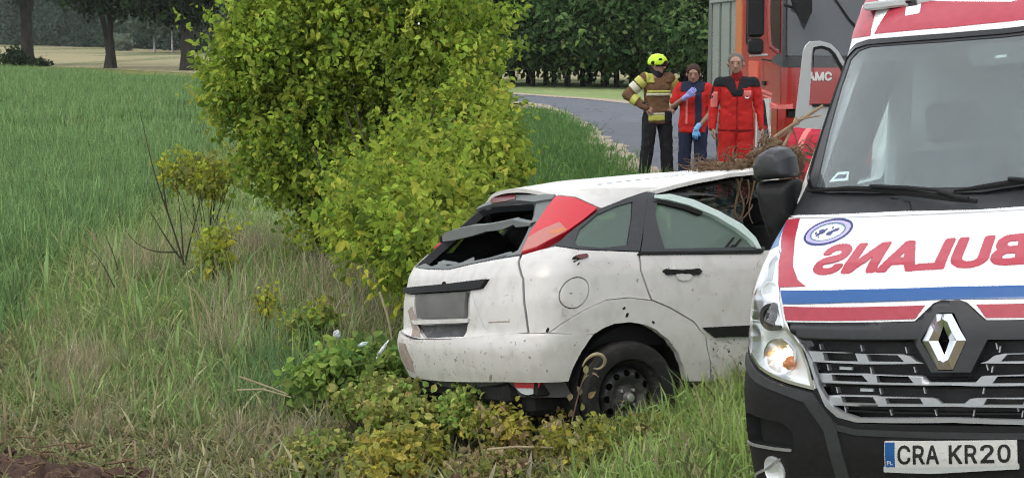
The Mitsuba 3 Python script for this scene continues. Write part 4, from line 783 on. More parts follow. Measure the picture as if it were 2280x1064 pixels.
f_.wrap('front_bumper', lowf.difference(box(-1.2, .98, 1.2, 1.2)).difference(both(arch_t)).difference(both(box(-1.36, .35, -1.30, 1.1))), 'truck_red', -.05, .05, .09)
sgn2('bumper_stripe', pg([(-1.86,1.15),(-1.45,1.125),(-1.12,1.165),(-1.12,1.105),(-1.85,1.085)]).buffer(.004), 'cloth_pink', -.02, .055, .06)
f_.wrap('bumper_step', box(-1.18, .99, 1.18, 1.085), 'deep_black', -.04, .02, .08)
sgn2('mudguard', pg([(-3.04,.45),(-3.02,1.17),(-2.03,1.21),(-1.98,1.115),(-1.955,.83),(-1.82,.73),(-1.95,.60),(-2.1,.85),(-2.28,1.06),(-2.75,1.05),(-2.9,.85),(-2.92,.45)]), 'truck_white', -.05, .03, .08)
sgn2('reflective_mark', pg([(-2.84,1.325),(-1.95,1.29),(-1.95,1.25),(-2.84,1.285)]), 'cloth_pink', .001, .004, .08)
sgn2('reflective_mark', pg([(-2.6,1.22),(-1.95,1.20),(-1.95,1.225),(-2.6,1.245)]), 'cloth_pink', .001, .004, .08)
sgn2('door_panel', box(-3.72, 1.2, -2.98, 1.71).buffer(-.02).buffer(.02), 'truck_orange_red', .001, .02, .08)
sgn2('door_handle', box(-2.60, 1.38, -2.40, 1.44), 'black_plastic', 0, .03, .05)
sgn2('corner_strip', box(-4.92, .6, -4.40, 3.2), 'truck_orange', -.03, .02, .12, lbl='orange reflective strip between cab and shutters')
f_.wrap('body', box(-9.0, .42, -4.93, 3.2).difference(unary_union([box(q0, 1.1, q1, 2.62) for q0, q1 in ((-7.45, -6.66), (-6.54, -5.64), (-5.55, -4.95))])), 'shutter_dark', -.06, 0, .2)
f_.wrap('body', box(4.93, .42, 9.0, 3.2), 'truck_red', -.06, 0, .2)
for q0, q1 in ((-7.45, -6.66), (-6.54, -5.64), (-5.55, -4.95)):
    k = f_.wrap('roller_shutter', box(q0, 1.1, q1, 2.62), 'shutter', -.05, -.02, .15)
    f_.wrap(k.split('__', 1)[1] + '__handle_bar', box(q0 + .05, 1.14, q1 - .05, 1.18), 'satin_silver', -.02, .01, .2)
f_.wrap('roof_gutter', box(-7.55, 2.64, -4.93, 2.70), 'shutter', -.02, .03, .2)
word = text_poly('AMC'); b_ = word.bounds
word = affinity.translate(affinity.scale(word, .33 / b_[2], .12, origin=(0, 0)), -.935, 1.482)
f_.wrap('front_lettering', word, 'truck_white', .001, .014, .05, smooth=False, label='white letters on the red front panel')
if False: f_.wrap('front_lettering_bar', box(-.90, 1.635, -.62, 1.652), 'truck_white', .001, .014, .05)
if False: f_.wrap('grille_slot', box(-1.0, 1.20, 1.0, 1.26).union(box(-1.0, 1.32, 1.0, 1.36)), 'deep_black', -.03, .004, .1)
for s_ in (-1, 1):
    f_.wrap('headlight', box(*sorted((s_ * 1.12, s_ * .72))[:1], .68, sorted((s_ * 1.12, s_ * .72))[1], .90), 'light_reflector', .0, .06, .08)
    f_.add('wing_mirror', cbox((s_ * 1.668, -.02, 2.42), (.215, .16, .70), .05), 'black_plastic', label='tall black wing mirror of the fire engine' if s_ < 0 else None)
    f_.add('wide_angle_mirror', cbox((s_ * 1.662, -.02, 1.945), (.20, .15, .205), .04), 'black_plastic')
    f_.add('mirror_arm', tube([(s_ * 1.35, .08, 2.80), (s_ * 1.50, -.04, 2.72), (s_ * 1.50, -.04, 2.30), (s_ * 1.47, -.02, 1.95), (s_ * 1.34, .08, 1.86)], .028, 8), 'truck_rose')
    f_.add('mirror_bracket', tube([(s_ * 1.50, -.04, 1.835), (s_ * 1.74, -.02, 1.82)], .014, 6), 'trim_pale')
f_.add('front_mirror', hull([(-1.217,-.12,2.58),(-.93,-.12,2.58),(-.925,-.12,2.40),(-1.02,-.12,2.23),(-1.10,-.12,2.31),(-1.18,-.10,2.46),(-1.2,.0,2.58),(-.95,.0,2.58),(-1.03,-.02,2.27)]), 'black_plastic')
f_.add('front_mirror__arm', tube([(-1.26,.06,2.50),(-1.15,-.08,2.46),(-1.08,-.08,2.40)], .022, 7), 'black_plastic')
f_.add('front_mirror__arm', tube([(-1.15,.1,2.75),(-1.08,-.06,2.62)], .025, 7), 'grey_plastic')
for q in (-.37, .45):
    p_ = TRK.pt(np.array([q - .25, q]), np.array([2.66, 2.30])) + TRK.nrm(np.array([q - .25, q]), np.array([2.66, 2.30])) * .03
    p0_ = TRK.pt(np.array([q + .45]), np.array([1.82]))[0] - [0, .03, 0]
    f_.add('wiper', tube([p_[0], p_[1], p0_], [.010, .012, .014], 6), 'deep_black')
f_.add('roof', cbox((0, 3.7, 3.24), (2.4, 6.9, .10), .04), 'truck_red')
f_.add('chassis', cbox((0, 3.6, .55), (1.5, 6.6, .35), .05), 'deep_black')
for sx in (-1, 1):
    for b_ in (1.45, 5.6):
        wk = f_.add('wheel', lathe([(.28, -.14), (.46, -.15), (.50, -.10), (.505, .0), (.50, .10), (.46, .15), (.28, .14)], (sx * 1.06, b_, .505), (sx, 0, 0), 40), 'rubber')
        f_.add(wk.split('__', 1)[1] + '__rim', lathe([(0, .06), (.12, .10), (.16, .03), (.25, .05), (.29, .13)], (sx * 1.06, b_, .505), (sx, 0, 0), 32), 'truck_white')
# ---------------------------------------------------------------- van with its door open, almost wholly behind the ambulance
vx, vy, vz = 3.12, 14.0, -.05
lab('white_van', 'pale grey framed open door of a van standing in front of the fire engine', 'van')
VR = rotm(-14)
prof = [(0, .35), (0, 1.0), (.25, 1.1), (.9, 1.72), (1.1, 1.78), (4.4, 1.78), (4.5, 1.6), (4.5, .35)]
sh = trimesh.creation.extrude_polygon(Polygon(prof).buffer(-.05).buffer(.05), 1.75, engine='earcut'); sh.vertices = sh.vertices[:, [2, 0, 1]] @ VR.T + [vx, vy, vz]; sh.fix_normals()
put('white_van__body', sh, 'truck_white', 30)
for sx in (.12, 1.63):
    for b_ in (.9, 3.6):
        k = put('white_van__wheel', lathe([(.18, -.10), (.29, -.10), (.32, -.06), (.32, .06), (.29, .10), (.18, .10)], VR @ [sx, b_, .32] + [vx, vy, vz], VR @ [1, 0, 0], 32), 'rubber')
        put(k + '__rim', lathe([(0, .05), (.1, .07), (.19, .08)], VR @ [sx, b_, .32] + [vx, vy, vz], VR @ [-1 if sx < 1 else 1, 0, 0], 24), 'steel_dark')
def at(u, v, Y):
    """The point seen at pixel (u, v) of the 2280-pixel photograph at the distance Y along the ground."""
    cp, sp = math.cos(PITCH), math.sin(PITCH); a_, b__ = (u - 1140) / 3600, -(v - 532) / 3600
    d = np.array([a_, cp + b__ * sp, -sp + b__ * cp]); return np.array([0, 0, 2.0]) + d * (Y / d[1])
dY = 13.9
fo = np.array([at(u, v, dY)[[0, 2]] for u, v in ((1771, 262), (1780, 190), (1788, 118), (1793, 103), (1803, 93), (1825, 91), (1848, 98), (1864, 113), (1880, 140), (1905, 190), (1905, 262))])
fi = np.array([at(u, v, dY)[[0, 2]] for u, v in ((1800, 236), (1803, 190), (1806, 118), (1810, 107), (1828, 104), (1845, 109), (1856, 120), (1872, 148), (1890, 190), (1890, 236))])
door_low = Polygon(list(fo) + [(fo[-1][0], .22), (fo[0][0] + .02, .22)]).buffer(0).difference(Polygon(fi)).intersection(box(0, .22, vx + .02, 3))
m = trimesh.creation.extrude_polygon(door_low, .06, engine='earcut'); m.vertices = m.vertices[:, [0, 2, 1]] + [0, dY - .03, 0]; m.fix_normals()
put('white_van__door', m, 'door_grey', 30, label='open door with a rounded pale grey window frame')
se = Polygon(fi).buffer(.006).difference(Polygon(fi).buffer(-.018)).intersection(box(fi[3][0], 0, vx + .02, 3))
m = trimesh.creation.extrude_polygon(se, .03, engine='earcut'); m.vertices = m.vertices[:, [0, 2, 1]] + [0, dY - .045, 0]; m.fix_normals()
put('white_van__door__seal', m, 'deep_black', 30)
pn = Polygon(fi).buffer(.005).intersection(box(0, 0, vx, 3)); P, F = grid_poly(pn, .3)
put('white_van__door__window', trimesh.Trimesh(np.c_[P[:, 0], np.full(len(P), dY), P[:, 1]], F, process=False), 'glass_clear', False)
# ---------------------------------------------------------------- people
def union(ms):
    ms = [m for m in ms if m is not None]
    return m3.Manifold.batch_boolean(ms, m3.OpType.Add)
def ball(p, r, n=20):
    r = np.broadcast_to(np.asarray(r, float), (3,)); return m3.Manifold.sphere(1.0, n).scale(tuple(r)).translate(tuple(map(float, p)))
def limb(p0, r0, p1, r1, n=18): return m3.Manifold.batch_hull([ball(p0, r0, n), ball(p1, r1, n)])
def chain(pts, rs): return [limb(pts[i], rs[i], pts[i + 1], rs[i + 1]) for i in range(len(pts) - 1)]
def tm(man, ref=.03, smooth=6, lam=True):
    if ref: man = man.refine_to_length(ref)
    me = man.to_mesh(); t = trimesh.Trimesh(me.vert_properties[:, :3], me.tri_verts, process=True)
    if smooth: trimesh.smoothing.filter_taubin(t, iterations=smooth)
    return t
def slab(z0, z1, x0=-2, x1=2, y0=-2, y1=2): return m3.Manifold.cube((x1 - x0, y1 - y0, z1 - z0)).translate((x0, y0, z0))
def hand(w, d, pal, curl=.35, sgn=1):
    """Palm and five separate fingers: wrist w, pointing along d, palm normal pal."""
    w, d, pal = (np.array(v, float) for v in (w, d, pal)); d /= np.linalg.norm(d); pal -= d * (pal @ d); pal /= np.linalg.norm(pal); s = np.cross(d, pal) * sgn
    k0, out = w + d * .085, [m3.Manifold.batch_hull([ball(w + d * .01 + s * .022, .017, 10), ball(w + d * .01 - s * .022, .017, 10), ball(w + d * .085 + s * .033, .012, 10), ball(w + d * .085 - s * .033, .012, 10)])]
    for i, (off, ln) in enumerate(((.033, .070), (.011, .080), (-.011, .075), (-.032, .058))):
        p = [k0 + s * off - d * .006]; a_ = curl * (.6 + .1 * i)
        for j, fr in enumerate((.45, .30, .25)):
            p.append(p[-1] + (d * math.cos(a_) + pal * math.sin(a_)) * ln * fr); a_ += curl
        out += chain(p, [.0095, .009, .0085, .0075])
    t0 = w + d * .03 + s * .028
    out += chain([t0, t0 + s * .024 + d * .022 + pal * .01, t0 + s * .034 + d * .052 + pal * .02], [.013, .0105, .0085])
    return out
def person(key, at_, sc, J, tors, yaw=0, thick=1.0):
    """Skeleton J in metres: x to the right as seen, y away, z up from the soles. Returns pieces to dress."""
    R = rotm(yaw) * sc
    def pl(name, man, m, ref=.03, smooth=6, **kw):
        if not isinstance(man, trimesh.Trimesh) and man.is_empty(): print('EMPTY', key, name); return None
        t = man if isinstance(man, trimesh.Trimesh) else tm(man, ref, smooth)
        t = t.copy()
        if name in ('jacket', 'trousers', 'top'):
            f1 = meshkit.fbm(t.vertices * [9, 9, 16] + len(key), 3) - .5; f2 = np.sin(t.vertices[:, 2] * 55 + 9 * meshkit.fbm(t.vertices * 7, 2) * 3) * meshkit.fbm(t.vertices * 5 + 3, 2)
            t.vertices = t.vertices + t.vertex_normals * (.030 * f1 + .006 * f2)[:, None]
        t.vertices = t.vertices @ R.T + np.array(at_)
        return put(key + '__' + name, t, m, True, **kw)
    return pl
def arm_chain(J, s, r): return chain([J['sh' + s], J['el' + s], J['wr' + s]], r)
def leg_chain(J, s, r): return chain([J['hip' + s], J['kn' + s], J['an' + s]], r)
def head_parts(c, look, hr=1.1):
    """Skull, jaw, nose and ears, facing along look."""
    c = np.array(c, float); f = np.array(look, float); f /= np.linalg.norm(f); u = np.array([0, 0, 1.]); u = u - f * (u @ f); u /= np.linalg.norm(u); s = np.cross(f, u)
    h = [m3.Manifold.batch_hull([ball(c + u * .035 - f * .012, (.076, .076, .075)), ball(c + f * .03 + u * .03, .062), ball(c - f * .035 + u * .02, .066), ball(c + f * .052 - u * .075, .026), ball(c + f * .01 - u * .055 + s * .045, .020), ball(c + f * .01 - u * .055 - s * .045, .020)]),
         m3.Manifold.batch_hull([ball(c + f * .088 + u * .022, .009, 10), ball(c + f * .108 - u * .022, .012, 10), ball(c + f * .085 - u * .026 + s * .014, .008, 10), ball(c + f * .085 - u * .026 - s * .014, .008, 10)]),
         ball(c + s * .080 - u * .005, (.014, .022, .030), 12), ball(c - s * .080 - u * .005, (.014, .022, .030), 12), m3.Manifold.batch_hull([ball(c + f * .082 + u * .038 + s * .04, .011, 10), ball(c + f * .082 + u * .038 - s * .04, .011, 10)])]
    eyes = [ball(c + f * .078 + u * .012 + s * .032 * g, (.0085, .0085, .006), 10) for g in (-1, 1)]
    mouth = limb(c + f * .083 - u * .050 + s * .022, .006, c + f * .083 - u * .050 - s * .022, .006, 8)
    big = lambda m_: m_.translate(tuple(-c)).scale((hr, hr, hr)).translate(tuple(c))
    return [big(x) for x in h], [big(x) for x in eyes], big(mouth), (f, u, s)
BASE = dict(hipL=(-.095, 0, .92), hipR=(.095, 0, .92), knL=(-.11, -.02, .50), knR=(.11, -.02, .50), anL=(-.12, .02, .09), anR=(.12, .02, .09), shL=(-.185, 0, 1.44), shR=(.185, 0, 1.44), elL=(-.25, .03, 1.15), elR=(.25, .03, 1.15),
            wrL=(-.27, -.04, .90), wrR=(.27, -.04, .90), neck=(0, .01, 1.50), head=(0, -.015, 1.645))
def torso(J, g=1.0, ex=0):
    return [m3.Manifold.batch_hull([ball((-.10, 0, .95), (.085 * g + ex, .10 * g + ex, .10)), ball((.10, 0, .95), (.085 * g + ex, .10 * g + ex, .10)), ball((-.085, 0, 1.12), (.085 * g + ex, .095 * g + ex, .1)), ball((.085, 0, 1.12), (.085 * g + ex, .095 * g + ex, .1))]),
            m3.Manifold.batch_hull([ball((-.085, 0, 1.12), (.085 * g + ex, .095 * g + ex, .1)), ball((.085, 0, 1.12), (.085 * g + ex, .095 * g + ex, .1)), ball((-.10, 0, 1.33), (.085 * g + ex, .105 * g + ex, .09)), ball((.10, 0, 1.33), (.085 * g + ex, .105 * g + ex, .09))]),
            m3.Manifold.batch_hull([ball((-.10, 0, 1.33), (.085 * g + ex, .105 * g + ex, .09)), ball((.10, 0, 1.33), (.085 * g + ex, .105 * g + ex, .09)), ball(np.array(J['shL']) * [.86, 1, 1], .062 + ex), ball(np.array(J['shR']) * [.86, 1, 1], .062 + ex), ball((0, .01, 1.46), .06 + ex)])]
def body_core(J, hd): return union(torso(J, .86) + sum([arm_chain(J, s, [.045, .037, .026]) + leg_chain(J, s, [.078, .052, .038]) for s in 'LR'], []) + [limb(J['neck'], .052, np.array(J['head']) - [0, -.02, .06], .050)] + hd +
                              [limb(np.array(J['an' + s]) - [0, .0, .04], .035, np.array(J['an' + s]) + [0, -.15, -.055], .03) for s in 'LR'])
def boots(J, pl, m):
    for s in 'LR':
        a_ = np.array(J['an' + s]); pl('boot', union([limb(a_ + [0, .0, .12], .062, a_ - [0, 0, .02], .060), m3.Manifold.batch_hull([ball(a_ + [0, .04, -.05], .045), ball(a_ + [-.02, -.17, -.055], .038), ball(a_ + [.02, -.17, -.055], .038), ball(a_ + [0, -.05, -.0], .052)])]).trim_by_plane((0, 0, 1), -.0), m, .03, 3)
def gput(u, Y, z): return np.array([(u - 1140) / 3600 * Y, Y, z])

# firefighter, hands on hips
J = {**BASE, 'shL': (-.20, 0, 1.46), 'shR': (.20, 0, 1.46), 'elL': (-.43, .10, 1.23), 'wrL': (-.23, -.10, 1.06), 'elR': (.40, .12, 1.22), 'wrR': (.22, -.10, 1.05), 'hipL': (-.11, 0, .92), 'hipR': (.11, 0, .92), 'knL': (-.15, -.02, .5), 'knR': (.15, -.02, .5), 'anL': (-.19, .02, .09), 'anR': (.19, .02, .09)}
lab('firefighter', 'person in a tan fire jacket with yellow bands and a lime helmet, hands on hips', 'person')
pl = person('firefighter', gput(1462, 24.0, float(zr(24)) + .005), 1.03, J, None, 22)
hd, eyes, mouth, fr_ = head_parts(J['head'], (.55, -.8, -.05))
hands = hand(J['wrL'], (.75, -.45, -.5), (.3, .6, -.4), .5, -1) + hand(J['wrR'], (-.75, -.45, -.5), (-.3, .6, -.4), .5, 1)
pl('body', union([body_core(J, hd)] + hands), 'skin', .02, 5)
for e in eyes: pl('eye', e, 'eye_dark', 0, 0)
pl('mouth', mouth, 'lips', 0, 0)
jk = lambda ex=0: union(torso(J, 1.15, ex) + [limb((-.11, 0, .84), (.115 + ex, .125 + ex, .04), (.11, 0, .84), (.115 + ex, .125 + ex, .04)), m3.Manifold.batch_hull([ball((-.11, 0, .84), (.105 + ex, .12 + ex, .04)), ball((.11, 0, .84), (.105 + ex, .12 + ex, .04)), ball((-.10, 0, 1.0), (.10 + ex, .115 + ex, .1)), ball((.10, 0, 1.0), (.10 + ex, .115 + ex, .1))])] + sum([arm_chain(J, s, [.082 + ex, .070 + ex, .055 + ex]) for s in 'LR'], []))
pl('jacket', jk(), 'cloth_tan', .025, 4, label='tan fire jacket')
J2 = jk(.013)
for z0, z1, m_ in ((.86, .945, 'band_yellow'), (1.215, 1.255, 'band_silver'), (1.255, 1.295, 'band_yellow')):
    pl('reflective_band', J2 ^ slab(z0, z1, -.185, .185), m_, .03, 2)
pl('reflective_band', J2 ^ slab(.945, .975, -.19, .19), 'band_silver', .03, 2)
for s, sg in (('L', -1), ('R', 1)):
    sh_, el_, wr_ = (np.array(J[k + s]) for k in ('sh', 'el', 'wr'))
    for A_, B_, t, r_, m_ in ((sh_, el_, .22, .094, 'band_yellow'), (sh_, el_, .55, .088, 'band_silver'), (el_, wr_, .42, .077, 'band_yellow')):
        p_ = A_ + (B_ - A_) * t; d_ = (B_ - A_) / np.linalg.norm(B_ - A_)
        pl('sleeve_band', lathe([(r_ - .01, -.048), (r_ + .002, -.044), (r_ + .002, .044), (r_ - .01, .048)], p_, d_, 24), m_)
    pl('shoulder_pad', J2 ^ slab(1.40, 1.56, sg * .15 - .06, sg * .15 + .06), 'band_yellow' if sg < 0 else 'cloth_tan', .03, 2)
    pl('cuff', limb(wr_ + (el_ - wr_) * .12, .058, wr_, .055), 'cloth_black', .03, 2)
pl('belt_pouch', cbox((.11, -.135, .92), (.10, .07, .16), .02), 'cloth_black')
pl('collar', limb((0, .01, 1.50), .085, (0, 0, 1.555), .080), 'cloth_black', .03, 2)
pl('trousers', union([m3.Manifold.batch_hull([ball((-.1, 0, .90), (.10, .115, .09)), ball((.1, 0, .90), (.10, .115, .09))])] + sum([leg_chain(J, s, [.118, .092, .088]) for s in 'LR'], [])), 'cloth_black', .03, 5)
boots(J, pl, 'boot_black')
hc = np.array(J['head']) + [0, .01, .045]; f, u, s_ = fr_
hel = m3.Manifold.sphere(1, 40).scale((.128, .150, .125)).rotate((0, 0, 34)).translate(tuple(hc)) - slab(-1, hc[2] - .035) - ball(hc + f * .115 - u * .055, (.09, .09, .07))
hel2 = hel
pl('helmet', union([hel, limb(hc - f * .10 + u * .09, .014, hc + f * .08 + u * .105, .014)]), 'helmet_lime', .02, 1, label='lime yellow fire helmet')
pl('helmet__visor', m3.Manifold.sphere(1, 32).scale((.118, .14, .10)).rotate((0, 0, 34)).translate(tuple(hc + f * .012 - u * .0)) - slab(-1, hc[2] - .055) - slab(hc[2] + .035, 3) - ball(hc - f * .10, .135), 'black_gloss', .02, 0)
pl('helmet__badge', ball(hc + np.array([-.02, -.125, .045]), (.03, .02, .018), 14), 'eye_dark', 0, 0)
pl('helmet__side_vent', ball(hc + np.array([-.100, -.055, -.005]), (.03, .035, .03), 14), 'cloth_black', 0, 0)
pl('helmet__neck_guard', limb(hc + [-.02, .06, -.06], .078, hc + [0, .04, -.14], .082), 'cloth_black', .03, 3)

# paramedic with a hand raised to the chin
J = {**BASE, 'elL': (-.27, -.06, 1.20), 'wrL': (-.045, -.24, 1.345), 'elR': (.25, .0, 1.14), 'wrR': (.07, -.16, .90), 'head': (.0, -.03, 1.63)}
lab('paramedic', 'person in a red top and navy trousers, gloved hand raised to the chin', 'person')
pl = person('paramedic', gput(1543, 21.3, float(zr(21.3)) + .005), .97, J, None, -16)
hd, eyes, mouth, fr_ = head_parts(J['head'], (.15, -1, -.18))
pl('body', union([body_core(J, hd)]), 'skin_brown', .02, 5)
for e in eyes: pl('eye', e, 'eye_dark', 0, 0)
pl('mouth', mouth, 'lips', 0, 0)
c_ = np.array(J['head'])
pl('hair', union([m3.Manifold.batch_hull([ball(c_ + [0, .005, .05], (.099, .103, .093)), ball(c_ + [0, .055, -.01], (.094, .066, .088))]), limb(c_ + [0, .09, -.02], .045, c_ + [0, .10, -.10], .03)]) - ball(c_ + [.015, -.115, -.035], (.094, .082, .11)), 'hair_brown', .02, 2)
pl('glove', union(hand(J['wrL'], (.72, -.25, .66), (.3, .75, .5), .45, -1) + [limb(J['wrL'], .036, np.array(J['wrL']) - [.05, -.03, .035], .034)]), 'glove_violet', .012, 2, label='violet glove raised to the chin')
pl('glove', union(hand(J['wrR'], (-.15, -.1, -1), (0, .9, -.1), .5, 1) + [limb(J['wrR'], .036, np.array(J['wrR']) + [.03, .02, .05], .035)]), 'glove_blue', .012, 2, label='pale blue glove hanging at the side')
top = union(torso(J, 1.14, .006) + [m3.Manifold.batch_hull([ball((-.10, 0, .86), (.10, .115, .04)), ball((.10, 0, .86), (.10, .115, .04)), ball((-.1, 0, 1.05), (.09, .105, .1)), ball((.1, 0, 1.05), (.09, .105, .1))])] + sum([[limb(J['sh' + s], .080, np.array(J['sh' + s]) * .30 + np.array(J['el' + s]) * .70, .068)] for s in 'LR'], []))
pl('top', top, 'cloth_red', .025, 4, label='red short sleeved top')
top2 = union(torso(J, 1.14, .018))
pl('top__navy_panel', top2 ^ slab(.93, 1.46, .045, .13, -1, 0), 'cloth_navy', .03, 2)
pl('top__pale_strip', top2 ^ slab(.96, 1.36, -.085, -.055, -1, 0), 'cloth_pink', .03, 2)
pl('top__navy_yoke', union(torso(J, 1.14, .020)) ^ slab(1.40, 1.56, -.16, .16), 'cloth_navy', .03, 2)
pl('collar', limb((0, .0, 1.485), .075, (0, 0, 1.525), .070), 'cloth_navy', .03, 2)
for s in 'L': pl('elbow_cuff', lathe([(.060, -.02), (.074, -.018), (.074, .018), (.060, .02)], np.array(J['sh' + s]) * .34 + np.array(J['el' + s]) * .66, np.array(J['el' + s]) - np.array(J['sh' + s]), 20), 'cloth_red')
pl('trousers', union([m3.Manifold.batch_hull([ball((-.09, 0, .90), (.095, .11, .09)), ball((.09, 0, .90), (.095, .11, .09))])] + sum([leg_chain(J, s, [.108, .085, .075]) for s in 'LR'], [])), 'cloth_navy', .03, 5)
boots(J, pl, 'boot_black')

# man in red uniform with black shoulders
J = {**BASE, 'shL': (-.19, 0, 1.44), 'shR': (.19, 0, 1.44), 'elL': (-.265, .03, 1.17), 'elR': (.275, .02, 1.17), 'wrL': (-.275, -.05, .93), 'wrR': (.305, -.06, .93), 'head': (-.015, -.02, 1.665), 'neck': (0, .01, 1.52)}
lab('ambulance_worker', 'person with short grey hair in a red uniform with black shoulders', 'person')
pl = person('ambulance_worker', gput(1638, 19.5, float(zr(19.5)) + .005), 1.03, J, None, -3)
hd, eyes, mouth, fr_ = head_parts(J['head'], (-.12, -1, -.10))
hands = hand(J['wrL'], (.0, -.2, -1), (1, .1, 0), .35, 1) + hand(J['wrR'], (.05, -.2, -1), (-1, .1, 0), .35, -1)
pl('body', union([body_core(J, hd)] + hands), 'skin', .02, 5)
for e in eyes: pl('eye', e, 'eye_dark', 0, 0)
pl('mouth', mouth, 'lips', 0, 0)
c_ = np.array(J['head'])
pl('hair', m3.Manifold.batch_hull([ball(c_ + [0, .012, .044], (.093, .097, .089)), ball(c_ + [0, .055, -.005], (.089, .061, .078))]) - ball(c_ + [-.01, -.125, -.01], (.10, .090, .115)), 'hair_grey', .02, 2)
rj = lambda ex=0: union(torso(J, 1.12, ex) + [m3.Manifold.batch_hull([ball((-.11, 0, .90), (.095 + ex, .115 + ex, .05)), ball((.11, 0, .90), (.095 + ex, .115 + ex, .05)), ball((-.105, 0, 1.1), (.095 + ex, .11 + ex, .1)), ball((.105, 0, 1.1), (.095 + ex, .11 + ex, .1))])] + sum([arm_chain(J, s, [.068 + ex, .060 + ex, .047 + ex]) for s in 'LR'], []))
pl('jacket', rj(), 'cloth_red', .025, 4, label='red jacket with black shoulders')
R2 = rj(.009)
yk = R2 ^ union([slab(1.40, 1.62), m3.Manifold.extrude(m3.CrossSection([[(-.05, 1.29), (.05, 1.29), (.17, 1.47), (-.17, 1.47)]]), 1.0).rotate((90, 0, 0)).translate((0, .5, 0))])
yk = yk - m3.Manifold.extrude(m3.CrossSection([[(.0, 1.36), (.06, 1.62), (-.06, 1.62)]]), 1.0).rotate((90, 0, 0)).translate((0, 0, 0))
pl('jacket__black_yoke', yk, 'cloth_black', .03, 2)
for sg in (-1, 1): pl('jacket__sleeve_strip', R2 ^ slab(.95, 1.42, *sorted((sg * .318, sg * .9))) if sg > 0 else R2 ^ slab(1.25, 1.42, -.9, -.27), 'cloth_black', .03, 2)
pl('jacket__hem_band', R2 ^ slab(.86, .91, -.21, .21), 'cloth_dark_red', .03, 2)
pl('jacket__chest_mark', tube([(.085, -.125, 1.285), (.10, -.128, 1.272), (.115, -.127, 1.270), (.14, -.12, 1.282)], [.004, .009, .010, .003], 7), 'cloth_white')
pl('jacket__chest_flap', R2 ^ slab(1.285, 1.36, .07, .165, -1, 0), 'cloth_pink', .03, 2)
pl('jacket__sleeve_mark', R2 ^ slab(1.16, 1.34, -.30, -.22, -1, -.02), 'cloth_pink', .03, 2)
pl('jacket__zip', R2 ^ slab(.90, 1.31, -.006, .006, -1, 0), 'cloth_dark_red', .03, 0)
pl('shirt_collar', limb((0, .0, 1.50), .072, (0, -.01, 1.54), .064), 'cloth_dark_red', .03, 2)
pl('trousers', union([m3.Manifold.batch_hull([ball((-.1, 0, .90), (.10, .115, .09)), ball((.1, 0, .90), (.10, .115, .09))])] + sum([leg_chain(J, s, [.118, .092, .085]) for s in 'LR'], [])), 'cloth_red', .03, 5)
boots(J, pl, 'boot_black')

# somebody in crimson bending over behind the wreck
J = {**BASE, 'shL': (-.19, -.48, 1.24), 'shR': (.17, -.46, 1.27), 'elL': (-.24, -.62, .98), 'elR': (.22, -.60, 1.0), 'wrL': (-.15, -.75, .80), 'wrR': (.14, -.74, .82), 'neck': (0, -.54, 1.27), 'head': (.02, -.68, 1.20)}
lab('bending_person', 'person in a crimson jacket bending over behind the wreck, mostly hidden by the ambulance', 'person')
pl = person('bending_person', gput(1800, 12.3, -.10), 1.0, J, None, 160)
hd, eyes, mouth, fr_ = head_parts(J['head'], (0, -.6, -.8))
bt = lambda ex=0: [m3.Manifold.batch_hull([ball((-.10, .02, .98), (.10 + ex, .11 + ex, .11)), ball((.10, .02, .98), (.10 + ex, .11 + ex, .11)), ball((-.1, -.2, 1.18), (.09 + ex, .10 + ex, .10 + ex)), ball((.1, -.2, 1.18), (.09 + ex, .10 + ex, .10 + ex))]),
      m3.Manifold.batch_hull([ball((-.1, -.2, 1.18), (.09 + ex, .10 + ex, .10 + ex)), ball((.1, -.2, 1.18), (.09 + ex, .10 + ex, .10 + ex)), ball(np.array(J['shL']), .08 + ex), ball(np.array(J['shR']), .08 + ex)])]
pl('body', union(bt(-.03) + hd + sum([arm_chain(J, s, [.045, .037, .026]) + leg_chain(J, s, [.078, .052, .038]) for s in 'LR'], []) + [limb(J['neck'], .05, J['head'], .05)] + hand(J['wrL'], (.1, -.4, -.9), (1, 0, 0), .4, 1) + hand(J['wrR'], (-.1, -.4, -.9), (-1, 0, 0), .4, -1)), 'skin', .02, 5)
for e in eyes: pl('eye', e, 'eye_dark', 0, 0)
pl('mouth', mouth, 'lips', 0, 0)
pl('hair', m3.Manifold.batch_hull([ball(np.array(J['head']) + [0, .03, .035], .088), ball(np.array(J['head']) + [0, .06, .0], .08)]) - ball(np.array(J['head']) + [0, -.08, -.08], .10), 'hair_brown', .02, 2)
pl('jacket', union(bt(.012) + sum([arm_chain(J, s, [.085, .068, .05]) for s in 'LR'], [])), 'cloth_crimson', .022, 4, label='crimson jacket seen from behind')
pl('jacket__reflective_strip', union(bt(.020)) ^ slab(.5, 2, .05, .10), 'cloth_pink', .03, 1)
pl('trousers', union([m3.Manifold.batch_hull([ball((-.1, .02, .92), (.105, .12, .10)), ball((.1, .02, .92), (.105, .12, .10))])] + sum([leg_chain(J, s, [.115, .09, .08]) for s in 'LR'], [])), 'cloth_crimson', .03, 5)
boots(J, pl, 'boot_black')
